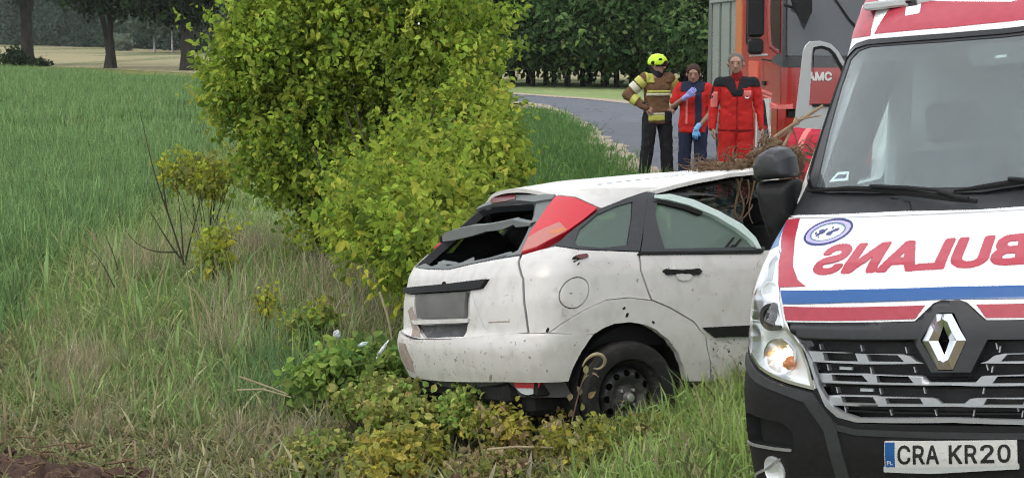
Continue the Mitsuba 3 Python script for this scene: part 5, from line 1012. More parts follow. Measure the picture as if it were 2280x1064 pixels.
# ---------------------------------------------------------------- vegetation
rng = np.random.default_rng(7)
def leaf_mesh(C, D, N, Lh, W, col, fold=.25, four=False):
    """Leaves at C pointing along D with normal N; length Lh, width W; one colour each."""
    D = D / (np.linalg.norm(D, axis=1, keepdims=True) + 1e-9); N = N - D * (N * D).sum(1, keepdims=True); N /= np.linalg.norm(N, axis=1, keepdims=True) + 1e-9; S = np.cross(D, N)
    Lh, W = np.broadcast_to(Lh, len(C))[:, None], np.broadcast_to(W, len(C))[:, None]; n = len(C)
    if four:   # rounded blade of eight triangles, bent along the rib
        pt = lambda t, w_, b_: C + D * Lh * t + S * W * w_ + N * (W * fold * abs(w_) * 2 - Lh * b_)
        V = np.stack([C, pt(.28, .42, .0), pt(.28, -.42, .0), pt(.62, .45, .06), pt(.62, -.45, .06), pt(.30, 0, .0), pt(.64, 0, .06), pt(1.0, 0, .22)], 1)
        f = np.array([(0, 1, 5), (0, 5, 2), (5, 1, 3), (5, 3, 6), (2, 5, 6), (2, 6, 4), (6, 3, 7), (4, 6, 7)])
    else:
        V = np.stack([C, C + D * Lh * .45 + S * W * .5 + N * W * fold, C + D * Lh, C + D * Lh * .45 - S * W * .5 + N * W * fold], 1); f = np.array([(0, 1, 2), (0, 2, 3)])
    k = V.shape[1]
    return trimesh.Trimesh(V.reshape(-1, 3), (f[None] + (np.arange(n) * k)[:, None, None]).reshape(-1, 3), process=False), np.repeat(col, k, 0)
def unit(v): return v / (np.linalg.norm(v, axis=1, keepdims=True) + 1e-9)
def leaf_colors(n, cols, w, var=.16, r=None):
    r = r or rng; c = np.array(cols)[r.choice(len(cols), n, p=np.array(w) / np.sum(w))]
    return np.clip(c * np.exp(r.normal(0, var, (n, 1))) * np.exp(r.normal(0, .05, (n, 3))), .004, .6)
def crown(lobes, n_cl, per, cl_r, Lh, W, cols, w, r, up=.55, shell=.55, four=False, droop=.25, spray=0.0):
    """Leaves in clusters through the volume of ellipsoidal lobes (cx, cy, cz, rx, ry, rz)."""
    lobes = np.array(lobes, float); vol = lobes[:, 3] * lobes[:, 4] * lobes[:, 5]; which = r.choice(len(lobes), n_cl, p=vol**.7 / (vol**.7).sum())
    d = unit(r.normal(size=(n_cl, 3))); rad = shell + (1.04 - shell) * r.random(n_cl)**.6
    cc = lobes[which, :3] + d * lobes[which, 3:] * rad[:, None]
    bump = .14 * r.normal(size=(n_cl, 1)); cc += d * bump * lobes[which, 3:].mean(1, keepdims=True)
    C = np.repeat(cc, per, 0) + r.normal(size=(n_cl * per, 3)) * cl_r * np.array([1, 1, .75]); n = len(C)
    if spray:   # leaves along short shoots that lean outwards and up
        sd = unit(d * .8 + [0, 0, .75] + .55 * r.normal(size=d.shape)); ln = spray * np.exp(r.normal(0, .35, (n_cl, 1))); t = np.tile(np.linspace(-.5, .6, per), n_cl)[:, None]
        C = np.repeat(cc, per, 0) + np.repeat(sd * ln, per, 0) * t + r.normal(size=(len(C), 3)) * cl_r * .42 * (1.1 - t)
    out = unit(np.repeat(d, per, 0)); D = unit(out * .5 + unit(r.normal(size=(n, 3))) - [0, 0, droop]); N = unit(r.normal(size=(n, 3)) * .75 + [0, 0, up] + out * .45)
    cl = leaf_colors(n_cl, cols, w, .12, r); col = np.clip(np.repeat(cl, per, 0) * np.exp(r.normal(0, .13, (n, 1))), .004, .6)
    s = np.exp(r.normal(0, .2, n))
    return leaf_mesh(C, D, N, Lh * s, W * s, col, .22, four), cc
def limbs(base, tips, r0, r1, r, sag=.12, n=7):
    ms = []
    for t in tips:
        b = np.array(base, float) + r.normal(size=3) * [.03, .03, 0]; t = np.array(t, float); k = np.linspace(0, 1, n)[:, None]
        p = b + (t - b) * k + np.array([0, 0, 1]) * (np.sin(k * np.pi) * sag * np.linalg.norm(t - b)) * .4 + np.cumsum(r.normal(size=(n, 3)), 0) * .012 * np.linalg.norm(t - b) * (k > 0)
        ms.append(tube(p, np.linspace(r0, r1, n), 6))
    return cat(ms)
def G(x, y): return float(gz(np.array(x), np.array(y)))

# --- big lime-green bush
GB = [(.33, .43, .066), (.255, .355, .056), (.185, .28, .048), (.43, .49, .085), (.13, .21, .042)]
r = np.random.default_rng(11)
def px(u, v, Y): return at(u, v, Y)
lob = []
for u, v, ru, rv in ((620,150,150,125),(560,215,95,90),(760,40,230,190),(940,60,175,190),(700,320,150,110),(880,270,200,150),(1010,190,95,160),(570,60,70,70),(800,-120,260,200),(860,410,130,80),(745,420,105,65),(1000,330,80,90),(520,150,60,50),(620,330,90,80),(660,400,80,70),(800,470,90,60),(700,260,140,120),(720,520,60,50),(500,250,40,34),(1085,60,30,60),(1092,250,28,40),(490,190,34,24),(530,95,30,34),(600,395,46,40),(1070,380,50,40)):
    Y = 17 + r.uniform(-.35, .35); p_ = px(u, v, Y); lob.append((p_[0], Y, p_[2], ru / 3600 * Y, .85 * (ru + rv) / 2 / 3600 * Y + .12, rv / 3600 * Y))
(bm, bc), cc = crown(lob, 3700, 14, .098, .070, .045, GB, [5, 5, 3, 3, 1.5], r, four=True, shell=.36, spray=.40)
lab('lime_green_bush', 'large lime green leafy bush standing between the field and the wreck', 'bush')
put('lime_green_bush__crown', bm, 'leaf', False, bc)
bx, by = -1.75, 17.0; base = (bx, by, G(bx, by))
put('lime_green_bush__stem', limbs(base, [cc[i] for i in r.choice(len(cc), 34)], .035, .008, r), 'twig_dark', 40)
for u0, v0, u1, v1 in ((835,430,790,235),(812,410,770,250),(745,470,700,330),(900,440,880,330)):
    put('lime_green_bush__branch', tube([px(u0, v0, 16.0), px((u0 + u1) / 2 + 6, (v0 + v1) / 2, 15.95), px(u1, v1, 16.1)], [.022, .017, .010], 6), 'twig_dark', 40)
# --- low spreading shrub behind the car
r = np.random.default_rng(12); lob = []
for u, v, ru, rv, Y in ((1070,305,85,55,15.2),(1000,360,140,75,14.2),(930,440,150,65,13.2),(860,520,110,62,12.2),(960,540,120,60,11.6),(1080,390,90,50,14.4),(920,610,60,50,11.4),(1110,345,50,36,14.6),(800,500,80,55,13.6),(1020,450,120,60,12.6),(870,440,110,60,14.0),(1040,250,60,60,15.6),(960,300,110,70,15.4),(820,420,90,60,14.8)):
    p_ = px(u, v, Y); lob.append((p_[0], Y, p_[2], ru / 3600 * Y, .45, rv / 3600 * Y))
(bm, bc), cc = crown(lob, 1650, 14, .09, .068, .042, [(.31,.40,.060),(.24,.32,.05),(.40,.44,.075),(.14,.21,.040)], [4, 4, 2, 2], r, four=True, shell=.30, up=.8, spray=.34)
lab('spreading_shrub', 'low spreading yellow green shrub right behind the rear of the wreck', 'shrub')
put('spreading_shrub__foliage', bm, 'leaf', False, bc)
put('spreading_shrub__stem', limbs((-.75, 13.2, G(-.75, 13.2)), [cc[i] for i in r.choice(len(cc), 26)], .02, .006, r), 'twig_dark', 40)
# --- trees in a row along the road bend
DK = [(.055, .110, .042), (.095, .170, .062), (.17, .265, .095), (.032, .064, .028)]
def tree_kind(seed, h, zb, rad, ncl, per, Lh, cols, w, trunk_r, bark='bark'):
    r = np.random.default_rng(seed); lob = [(r.normal() * rad * .35, r.normal() * rad * .35, zb + (h - zb) * t, rad * r.uniform(.65, 1.0) * (1.1 - .45 * t), rad * r.uniform(.65, 1.0) * (1.1 - .45 * t), (h - zb) * min(.2, t)) for t in (.13, .15, .3, .3, .5, .5, .7, .88)]
    (m, c_), cc = crown(lob, ncl, per, Lh * 1.1, Lh, Lh * .66, cols, w, r, shell=.4)
    tr = cat([tube([(0, 0, -.3), (r.normal() * .04, 0, zb * .6), (r.normal() * .1, r.normal() * .1, zb + (h - zb) * .35), (0, 0, h * .8)], [trunk_r * 1.25, trunk_r, trunk_r * .75, trunk_r * .2], 9)] + [limbs((0, 0, zb + .1 + k * .25), [cc[i] for i in r.choice(len(cc), 4)], trunk_r * .4, .02, r) for k in range(3)])
    return mikit.ply(m, 'leaf', smooth=False, color=c_), mikit.ply(tr, bark, smooth=40)
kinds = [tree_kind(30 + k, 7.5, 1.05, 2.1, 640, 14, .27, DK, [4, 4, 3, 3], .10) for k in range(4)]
r = np.random.default_rng(5)
def stand(name, kind, pos, rot, s, label, cat_, group=None):
    key = num(name); tw = T().translate([float(v) for v in pos]).rotate([0, 0, 1], float(rot)).scale(float(s))
    for part, d in zip(('crown', 'trunk'), kind): scene[key + '__' + part] = {**d, 'to_world': tw}
    lab(key, label, cat_, group); return key
spots = []
for row, (Y0, n) in enumerate(((70.0, 15), (73.0, 13))):
    for k in range(n):
        u = 1075 + (k + .5 * row + r.uniform(-.25, .25)) * (560 / n); Y = Y0 - (u - 1075) / 560 * 6 + r.uniform(-.7, .7); spots.append((u, Y, row))
for u, Y, row in spots:
    x = (u - 1140) / 3600 * Y
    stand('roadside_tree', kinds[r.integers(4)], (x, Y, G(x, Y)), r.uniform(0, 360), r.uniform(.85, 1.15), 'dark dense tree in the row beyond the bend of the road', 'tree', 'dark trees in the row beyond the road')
# --- three old trees at the far edge of the green field
def old_tree(name, u, v, Y, top, lobes, label, cols, fork):
    r = np.random.default_rng(int(u)); b_ = px(u, v, Y); b_[2] = G(b_[0], Y) - .1
    P = lambda a_, c__: px(a_, c__, Y)
    lab(name, label, 'tree')
    put(name + '__trunk', cat([tube([b_ if i == 0 else P(*q) for i, q in enumerate(st)], rs, 10) for st, rs in fork]), 'bark', 40)
    L_ = [(P(a_, c__)[0], Y + r.uniform(-1.2, 1.2), P(a_, c__)[2], ra / 3600 * Y, 2.6, rc / 3600 * Y) for a_, c__, ra, rc in lobes]
    (m, c_), _ = crown(L_, 900, 12, .30, .34, .24, cols, [4, 4, 2, 3], r, shell=.3)
    put(name + '__crown', m, 'leaf', False, c_)
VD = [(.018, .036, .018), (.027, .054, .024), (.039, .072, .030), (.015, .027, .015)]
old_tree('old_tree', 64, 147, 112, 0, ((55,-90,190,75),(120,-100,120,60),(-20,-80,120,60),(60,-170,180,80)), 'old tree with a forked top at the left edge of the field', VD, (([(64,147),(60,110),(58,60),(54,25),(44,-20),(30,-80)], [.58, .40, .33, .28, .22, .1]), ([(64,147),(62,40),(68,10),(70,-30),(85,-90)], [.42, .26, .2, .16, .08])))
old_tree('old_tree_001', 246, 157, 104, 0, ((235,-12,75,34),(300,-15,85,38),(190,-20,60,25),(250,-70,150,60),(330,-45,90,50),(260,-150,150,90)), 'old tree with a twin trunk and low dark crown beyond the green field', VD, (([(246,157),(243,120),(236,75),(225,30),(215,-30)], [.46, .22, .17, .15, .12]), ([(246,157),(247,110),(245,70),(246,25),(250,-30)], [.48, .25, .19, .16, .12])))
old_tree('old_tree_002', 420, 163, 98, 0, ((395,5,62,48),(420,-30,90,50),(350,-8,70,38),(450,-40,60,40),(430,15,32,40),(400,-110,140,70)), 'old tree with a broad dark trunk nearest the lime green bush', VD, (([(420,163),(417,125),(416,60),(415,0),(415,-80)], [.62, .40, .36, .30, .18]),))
# --- shrub at the foot of the first tree, pale round shrub in the stubble
r = np.random.default_rng(77)
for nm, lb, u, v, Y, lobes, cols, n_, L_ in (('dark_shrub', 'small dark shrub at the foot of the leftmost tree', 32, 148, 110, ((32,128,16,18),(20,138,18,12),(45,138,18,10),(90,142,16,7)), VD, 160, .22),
                                     ('pale_round_shrub', 'pale grey green round shrub standing in the stubble field', 268, 113, 225, ((268,98,18,16),(262,92,12,12),(275,102,12,12)), [(.20,.26,.19),(.14,.19,.14),(.26,.32,.25)], 170, .36)):
    lab(nm, lb, 'shrub'); k = [(px(a_, b_, Y)[0], Y, px(a_, b_, Y)[2], ra / 3600 * Y, ra / 3600 * Y, rb / 3600 * Y) for a_, b_, ra, rb in lobes]
    (m, c_), cc = crown(k, n_, 12, L_ * .9, L_, L_ * .7, cols, np.ones(len(cols)), r, shell=.5); put(nm + '__foliage', m, 'leaf_soft', False, c_)
    x0 = px(u, v, Y)[0]; put(nm + '__stem', limbs((x0, Y, G(x0, Y)), [cc[i] for i in r.choice(len(cc), 8)], .06, .02, r), 'bark', 40)
# --- far wood and the birches at its edge
r = np.random.default_rng(21); FW = [(.052, .092, .066), (.042, .074, .055), (.070, .112, .080), (.030, .055, .042)]  # bluish leaf tones carry the tint of distant haze in their colour
V, C_ = [], []
wood = []
for k in range(130):
    u = -260 + k * 7.6 + r.uniform(-5, 5); Y = np.interp(u, [-260, 0, 480, 700], [420, 350, 205, 185]) + abs(r.normal()) * 14; h = r.uniform(13, 19); x = (u - 1140) / 3600 * Y; z0 = G(x, Y)
    wood.append([(x + r.normal() * .8, Y, z0 + h * t, r.uniform(2.0, 3.2) * (1.05 - .5 * t), r.uniform(2, 3) * (1.05 - .5 * t), h * .14) for t in (.14, .3, .5, .72, .92)])
    wood.append([(x + r.normal() * 2, Y + 14, z0 + h * t, 3.4, 2.5, h * .17) for t in (.15, .38, .62, .85)])
(m, c_), _ = crown(sum(wood, []), 26000, 5, .6, .80, .62, FW, [4, 4, 2, 3], r, shell=.5)
put('far_wood', m, 'leaf_soft', False, c_, label='far grey green wood beyond the stubble field', kind='stuff')
bk = tree_kind(61, 14, 2.2, 2.1, 420, 10, .42, [(.11, .155, .11), (.085, .12, .09), (.14, .19, .135)], [2, 2, 1], .12, 'bark_birch')
for u, v, Y, nth in ((344, 112, 206, 'leftmost'), (384, 113, 203, 'second from the left'), (466, 117, 196, 'third from the left'), (499, 117, 190, 'rightmost')):
    x = px(u, v, Y)[0]; stand('birch_tree', bk, (x, Y, G(x, Y)), r.uniform(0, 360), r.uniform(.9, 1.1), 'pale stemmed birch at the edge of the far wood, %s of four' % nth, 'tree', 'birches at the edge of the far wood')

# ---------------------------------------------------------------- grass
def blades(n, size, h0, h1, w, cols, wts, r, lean=.35, curl=.8, seg=3, flat=0.0):
    """Curved blades over a square patch."""
    base = np.c_[(r.random((n, 2)) - .5) * size, np.zeros(n) - .03]; h = h0 + (h1 - h0) * r.random(n)**1.3; az = r.random(n) * 2 * np.pi; d = np.c_[np.cos(az), np.sin(az), np.zeros(n)]
    th0 = np.abs(r.normal(0, lean, n)) + flat * r.random(n); dth = r.random(n) * curl; P = [base]
    for k in range(seg):
        th = th0 + dth * (k + .5) * 1.6 / seg * (1 + k * .3); P.append(P[-1] + (d * np.sin(th)[:, None] + np.array([0, 0, 1]) * np.cos(th)[:, None]) * (h / seg)[:, None])
    az2 = az + np.pi / 2 + r.normal(0, .6, n); s = np.c_[np.cos(az2), np.sin(az2), np.zeros(n)] * (w * np.exp(r.normal(0, .25, n)))[:, None] / 2
    V = []
    for k in range(seg): f_k = 1 - .35 * k / seg; V += [P[k] - s * f_k, P[k] + s * f_k]
    V.append(P[seg]); k_ = 2 * seg + 1; f = []
    for k in range(seg - 1): f += [(2 * k, 2 * k + 1, 2 * k + 3), (2 * k, 2 * k + 3, 2 * k + 2)]
    f.append((2 * seg - 2, 2 * seg - 1, 2 * seg))
    return trimesh.Trimesh(np.stack(V, 1).reshape(-1, 3), (np.array(f)[None] + (np.arange(n) * k_)[:, None, None]).reshape(-1, 3), process=False), np.repeat(leaf_colors(n, cols, wts, .2, r), k_, 0)
def group(name, mesh, col):
    scene[name] = {'type': 'shapegroup', 'a': mikit.ply(mesh, 'blade', smooth=False, color=col)}
r = np.random.default_rng(3)
GREEN = [(.258, .361, .129), (.199, .290, .110), (.347, .426, .167), (.464, .438, .244)]
OLIVE = [(.29, .285, .135), (.36, .325, .19), (.205, .23, .10), (.43, .37, .245), (.17, .20, .095)]
WHEAT = [(.195, .31, .118), (.15, .25, .098), (.245, .36, .145), (.12, .20, .082)]
DRY = [(.43, .38, .25), (.35, .305, .195), (.50, .44, .31), (.24, .265, .13)]
FRESH = [(.308, .418, .132), (.231, .341, .110), (.374, .473, .176), (.440, .440, .220)]
VERGE = [(.114, .209, .067), (.162, .266, .085), (.085, .162, .057)]
for nm, args in (('grass_green', (170, .55, .10, .34, .010, GREEN, [4, 4, 2, 1])), ('grass_olive', (170, .55, .10, .30, .015, OLIVE, [3, 3, 3, 2, 2])), ('grass_dry', (120, .5, .25, .75, .007, DRY, [3, 3, 2, 2])),
                 ('grass_teal', (170, .45, .15, .42, .010, [(.17, .27, .12), (.13, .21, .09), (.23, .33, .155)], [3, 3, 2])), ('grass_fresh', (170, .5, .10, .30, .011, FRESH, [4, 4, 3, 1])), ('grass_verge', (150, .7, .10, .32, .014, VERGE, [4, 3, 3]))):
    for k in range(3):
        m, c_ = blades(*args, r, **({'lean': .6, 'curl': 2.6, 'flat': .5, 'seg': 4} if nm == 'grass_olive' else {'lean': .16, 'curl': .5} if nm == 'grass_dry' else {'lean': .35, 'curl': 1.0}))
        group('%s_patch_%d' % (nm, k), m, c_)
for k in range(3):
    m1, c1 = blades(70, .55, .10, .28, .009, [(.46, .38, .28), (.38, .30, .22), (.54, .46, .34), (.30, .22, .16)], [3, 3, 2, 2], r, lean=1.1, curl=1.4, flat=.5)
    group('straw_mat_patch_%d' % k, m1, c1)
for k in range(3):
    m1, c1 = blades(230, 1.0, .42, .62, .014, WHEAT, [4, 3, 3, 2], r, lean=.14, curl=.6)
    group('wheat_patch_%d' % k, m1, c1)
    m1, c1 = blades(260, 2.4, .45, .62, .034, WHEAT, [4, 3, 3, 2], r, lean=.14, curl=.6, seg=2)
    group('wheat_far_patch_%d' % k, m1, c1)
CNT = {}
def scatter(name, grp, x, y, s, dz=0.0, tilt=0.0):
    n = CNT.get(name, 0)
    for i in range(len(x)):
        n += 1; zg = G(x[i], y[i]) + dz
        scene['%s__%03d' % (name, n)] = {'type': 'instance', 'to_world': T().translate([float(x[i]), float(y[i]), zg]).rotate([0, 0, 1], float(rng.random() * 360)).scale([float(s[i]), float(s[i]), float(s[i] * rng.uniform(.8, 1.2))]), 'g': {'type': 'ref', 'id': grp}}
    CNT[name] = n
def xw(y): return np.interp(y, [7, 10, 14, 26, 38, 60, 100], [-3.6, -3.9, -4.5, -5.8, -7.2, -9.0, -14.0])      # edge of the green crop
def region(n, fx, y0, y1, r, pw=1.0):
    y = y0 + (y1 - y0) * r.random(n)**pw; a_, b_ = fx(y); return a_ + (b_ - a_) * r.random(n), y
r = np.random.default_rng(8)
def strew(name, base, nvar, x, y, s0=.8, s1=1.25):
    k_ = np.hypot((x + 2.80) / .85, (y - 8.72) / .5) > .9; x, y = x[k_], y[k_]
    v = r.integers(0, nvar, len(x)); s = r.uniform(s0, s1, len(x))
    for k in range(nvar): scatter(name, '%s_patch_%d' % (base, k), x[v == k], y[v == k], s[v == k])
# crop: near squares 1 m, farther 2.4 m
gx, gy = np.meshgrid(np.arange(-16, -3, .62), np.arange(9, 36, .62)); gx = gx.ravel() + r.uniform(-.25, .25, gx.size); gy = gy.ravel() + r.uniform(-.25, .25, gy.size); k = (gx < xw(gy) - .2) & (gx > -.335 * gy - 1.6)
strew('wheat', 'wheat', 3, gx[k], gy[k], .85, 1.1)
gx, gy = np.meshgrid(np.arange(-46, -6, 1.5), np.arange(34, 118, 1.5)); gx = gx.ravel() + r.uniform(-.6, .6, gx.size); gy = gy.ravel() + r.uniform(-.6, .6, gy.size)
k = (np.hypot((gx + 10.4) / 1.5, (gy - 49) / 1.3) > 1) & (np.hypot((gx + 12.4) / 2.2, (gy - 41.5) / 1.1) > 1) & (gx < xw(gy) - .2) & (gx > -.335 * gy - 4) & (gy < np.interp(gx, [-45, -31, -13], [107, 95, 70]))
strew('wheat', 'wheat_far', 3, gx[k], gy[k], .9, 1.1)
lab('wheat', 'green young cereal crop filling the field on the left', kind='stuff')
# rough grass strip between crop and road
x, y = region(1150, lambda y: (xw(y) - .1, np.minimum(xe(y) - .9, .36 * y + .6)), 7.2, 14, r); strew('grass', 'grass_olive', 3, x, y)
x, y = region(520, lambda y: (xw(y) + .2, np.minimum(xe(y) - .9, .36 * y + .6)), 10.2, 20, r); strew('grass', 'grass_green', 3, x, y)
x, y = region(420, lambda y: (xw(y) - .2, xe(y) - 2.0), 14, 36, r); strew('grass', 'grass_green', 3, x, y, 1.0, 1.5)
x, y = region(260, lambda y: (y * 0 + .5, np.minimum(xe(y) - .5, .30 * y)), 7.3, 9.6, r); strew('grass', 'grass_fresh', 3, x, y, .8, 1.2)
x, y = region(620, lambda y: (np.maximum(-1.2, xe(y) - 4.5), xe(y) - .28), 14, 46, r); strew('grass', 'grass_verge', 3, x, y, .9, 1.5)
lab('grass', 'rough olive and green grass on the verge round the wreck', kind='stuff')
x, y = region(44, lambda y: (-.185 * y, -.085 * y), 11.5, 19, r); strew('dry_grass', 'grass_dry', 3, x, y, .8, 1.25)
x, y = region(80, lambda y: (-.29 * y, .02 * y), 9.5, 15, r); strew('dry_grass', 'grass_dry', 3, x, y, .3, .6)
x, y = region(16, lambda y: (-.26 * y, -.15 * y), 15.5, 18, r); strew('dry_grass', 'grass_dry', 3, x, y, .8, 1.2)
x, y = region(60, lambda y: (-.27 * y, -.15 * y), 13.5, 18.5, r); strew('grass', 'grass_green', 3, x, y, 1.5, 2.4)
x, y = region(60, lambda y: (-.165 * y, -.075 * y), 8.8, 10.1, r); strew('dry_grass', 'straw_mat', 3, x, y, .7, 1.0)
x, y = region(170, lambda y: (-.31 * y, .10 * y), 7.4, 12.5, r); strew('dry_grass', 'straw_mat', 3, x, y, .5, .9)
x, y = region(120, lambda y: (-.185 * y, -.06 * y), 11, 17, r); strew('grass', 'grass_green', 3, x, y, 1.2, 2.0)
x, y = region(26, lambda y: (-.165 * y, -.125 * y), 10.6, 12.2, r); strew('grass', 'grass_teal', 3, x, y, .9, 1.3)
lab('dry_grass', 'tall straw coloured dead grass left of the wreck', kind='stuff')
# ---------------------------------------------------------------- plants, debris and litter round the wreck
def plant(name, label, u, vtop, vbase, wpx, Y, cols, Lh, n_cl, per, r, cat_='plant', group=None, stems=7, round_=.75, dz=0, flat=1.0, four=True):
    """A leafy plant rooted in the ground at distance Y: leaf clusters between two heights, on thin stems."""
    s = Y / 3600; key = num(name); top = px(u, vtop, Y); low = px(u, vbase, Y); x = top[0]; zg = G(x, Y) - .03; low_z = max(low[2], zg + .02); hz = max((top[2] - low_z) / 2, .04)
    lobes = [(x + r.normal() * wpx * s * .22, Y + r.normal() * .12, low_z + hz * (1 + r.normal() * .35), wpx * s * r.uniform(.22, .38), max(.12, wpx * s * .28), hz * r.uniform(.5, .8) * flat) for _ in range(7)]
    (m, c_), cc = crown(lobes, n_cl, per, Lh * .8, Lh, Lh * round_, cols, np.ones(len(cols)), r, shell=.25, up=.8, four=four)
    lab(key, label, cat_, group)
    put(key + '__foliage', m, 'leaf', False, c_)
    put(key + '__stem', limbs((x, Y, zg), [cc[i] for i in r.choice(len(cc), stems)], .006, .003, r, sag=.05), 'twig_dark', 40)
    return key
r = np.random.default_rng(55)
YG = [(.414, .437, .057), (.322, .368, .057), (.494, .483, .075), (.230, .276, .052)]
LG = [(.287, .402, .098), (.218, .322, .081), (.368, .483, .138), (.149, .241, .069)]
OL = [(.322, .345, .098), (.241, .276, .081), (.414, .402, .138), (.172, .207, .057)]
YO = [(.414, .391, .075), (.333, .322, .069), (.506, .437, .103), (.241, .247, .057)]
BR = [(.391, .310, .172), (.483, .391, .230), (.276, .213, .127), (.356, .333, .138)]
plant('yellow_sapling', 'flat topped yellow green plant at the edge of the crop, left of the lime bush', 450, 330, 440, 190, 18.4, YG[:2] + OL[:2], .065, 170, 9, r, stems=16)
plant('yellow_sapling', 'small yellow green plant below the flat topped one, among dead grass', 475, 510, 640, 85, 15.2, YG[:2] + YG[3:] + OL[:1], .06, 60, 8, r)
plant('weed', 'tiny yellow weed in the middle of the dead grass', 592, 636, 700, 40, 12.6, YG[1:] + OL[:1], .045, 18, 7, r)
plant('weed', 'upright green and yellow weed left of the wreck', 690, 640, 800, 85, 11.9, LG[:2] + LG[3:] + YG[1:2] + OL[:2], .05, 100, 8, r)
plant('weed', 'broad leaved bright green weed near the wreck rear bumper', 745, 765, 870, 230, 10.4, LG[:2] + LG[3:], .065, 190, 7, r, round_=.8)
for i, (u, vt, vb, w, Y, cols, Lh, n_, lb) in enumerate((
    (830, 850, 935, 150, 9.65, OL + LG[:2], .055, 95, 'leafy bramble below the left end of the wreck bumper'),
    (920, 860, 975, 170, 9.35, OL + LG[:1], .060, 120, 'leafy bramble in front of the wreck rear bumper'),
    (1030, 865, 965, 90, 9.0, LG + OL[:2], .055, 80, 'bright green bramble shoot under the wreck bumper'),
    (900, 965, 1075, 260, 8.75, YO + OL[:1], .062, 190, 'yellow olive bramble at the bottom edge, under the wreck rear'),
    (700, 985, 1075, 160, 9.0, OL + LG[1:2], .058, 90, 'olive bramble at the bottom edge, left of the yellow one'),
    (1120, 900, 985, 90, 8.75, YO + BR[:1], .048, 60, 'withered yellow plant in front of the wreck reflector'),
    (1110, 985, 1085, 210, 8.5, BR + OL[:2], .05, 170, 'brown withered bramble at the bottom edge, under the wreck rear wheel'),
    (1330, 950, 1035, 150, 8.45, OL + YO[:1], .052, 110, 'olive bramble in front of the wreck rear wheel'),
    (1290, 1010, 1085, 230, 8.3, BR + OL, .05, 120, 'brown and olive bramble at the bottom edge, below the wheel'),
    (1500, 990, 1085, 220, 8.2, LG + BR[:2], .05, 120, 'green and brown bramble at the bottom edge, beside the ambulance bumper'),
    (1430, 925, 1020, 130, 8.55, OL + BR[:1], .05, 70, 'straggling olive weed right of the wreck rear wheel'),
    (1240, 925, 1010, 70, 8.6, YO + BR[:2], .045, 40, 'small withered bramble left of the wreck rear wheel'))):
    plant('bramble', lb, u, vt, vb, w, Y, cols, Lh * .76, int(n_ * 1.5), 8, r, cat_='bramble', group='brambles in front of the wreck', stems=12)
# the withered stalk with a curled head in front of the wheel
key = 'withered_stalk'; lab(key, 'withered stalk with pale curled leaves in front of the wreck rear wheel', 'plant'); Y = 8.62
st = [px(u, v, Y) for u, v in ((1262, 1000), (1275, 930), (1290, 870), (1305, 825), (1330, 792))]; put(key + '__stem', tube(st, [.006, .005, .004, .003, .002], 6), 'twig', 40)
put(key + '__curl', tube(smooth_path([px(u, v, Y - .02 * math.sin(i)) for i, (u, v) in enumerate(((1298, 815), (1312, 795), (1332, 788), (1346, 798), (1342, 815), (1322, 820)))], 22), np.interp(np.linspace(0, 1, 22), [0, .3, .7, 1], [.004, .010, .010, .004]), 8), 'straw', 40)
lv = np.array([px(u, v, Y) for u, v in ((1306, 812), (1318, 832), (1298, 850), (1292, 880), (1310, 885), (1268, 893), (1272, 910), (1282, 925), (1248, 920))]); n = len(lv)
m, c_ = leaf_mesh(lv, r.normal(size=(n, 3)) * [1, .4, .5], r.normal(size=(n, 3)) * .5 + [0, -1, .5], np.full(n, .055), np.full(n, .035), leaf_colors(n, BR + [(.40, .36, .18)], np.ones(5), .1, r), .25, True); put(key + '__leaf', m, 'leaf', False, c_, kind='stuff')
# dead twigs
def twiggy(name, label, stems_, Y, r0, m_='twig_dark', cat_='shrub'):
    k = num(name); lab(k, label, cat_)
    for pts in stems_: put(k + '__stem', tube(smooth_path([px(u, v, Y + .05 * math.sin(u * .05)) for u, v in pts], 16), np.linspace(r0, r0 * .35, 16), 6), m_, 40)
twiggy('dead_shrub', 'bare dark dead stems rising from the grass, left of the dead grass', [[(408, 585), (392, 530), (372, 470), (350, 405), (330, 330), (312, 250)], [(408, 590), (405, 520), (398, 450), (392, 395)], [(402, 575), (380, 545), (352, 500), (333, 470)], [(412, 590), (425, 530), (440, 470), (448, 420)], [(372, 470), (366, 430), (362, 380)], [(395, 560), (350, 560), (310, 545), (285, 520)]], 15.6, .010)
twiggy('dead_shrub', 'thin bare stems leaning left at the foot of the crop', [[(255, 640), (235, 600), (215, 570), (180, 545)], [(262, 600), (250, 560), (232, 520)]], 14.4, .006)
for i, (pts, Y, rr_, lb) in enumerate(((((533, 838), (590, 858), (642, 878)), 9.9, .006, 'pale dry stem lying in the grass, upper of two crossing stems'), (((528, 868), (585, 866), (648, 884)), 9.85, .006, 'pale dry stem lying in the grass, lower of two crossing stems'),
                                      (((1278, 962), (1300, 990), (1325, 1025)), 8.35, .009, 'pale dry stem slanting below the wreck rear wheel'), (((1085, 1000), (1150, 994), (1240, 996)), 8.4, .007, 'thin pale stem lying across the bottom brambles'),
                                      (((845, 650), (862, 700), (873, 755)), 10.3, .008, 'tall pale dry stalk left of the wreck'))):
    k = num('dry_stem'); lab(k, lb, 'stem'); scene[k] = mikit.ply(tube([px(u, v, Y) for u, v in pts], [rr_, rr_, rr_ * .7], 7), 'straw', smooth=40)
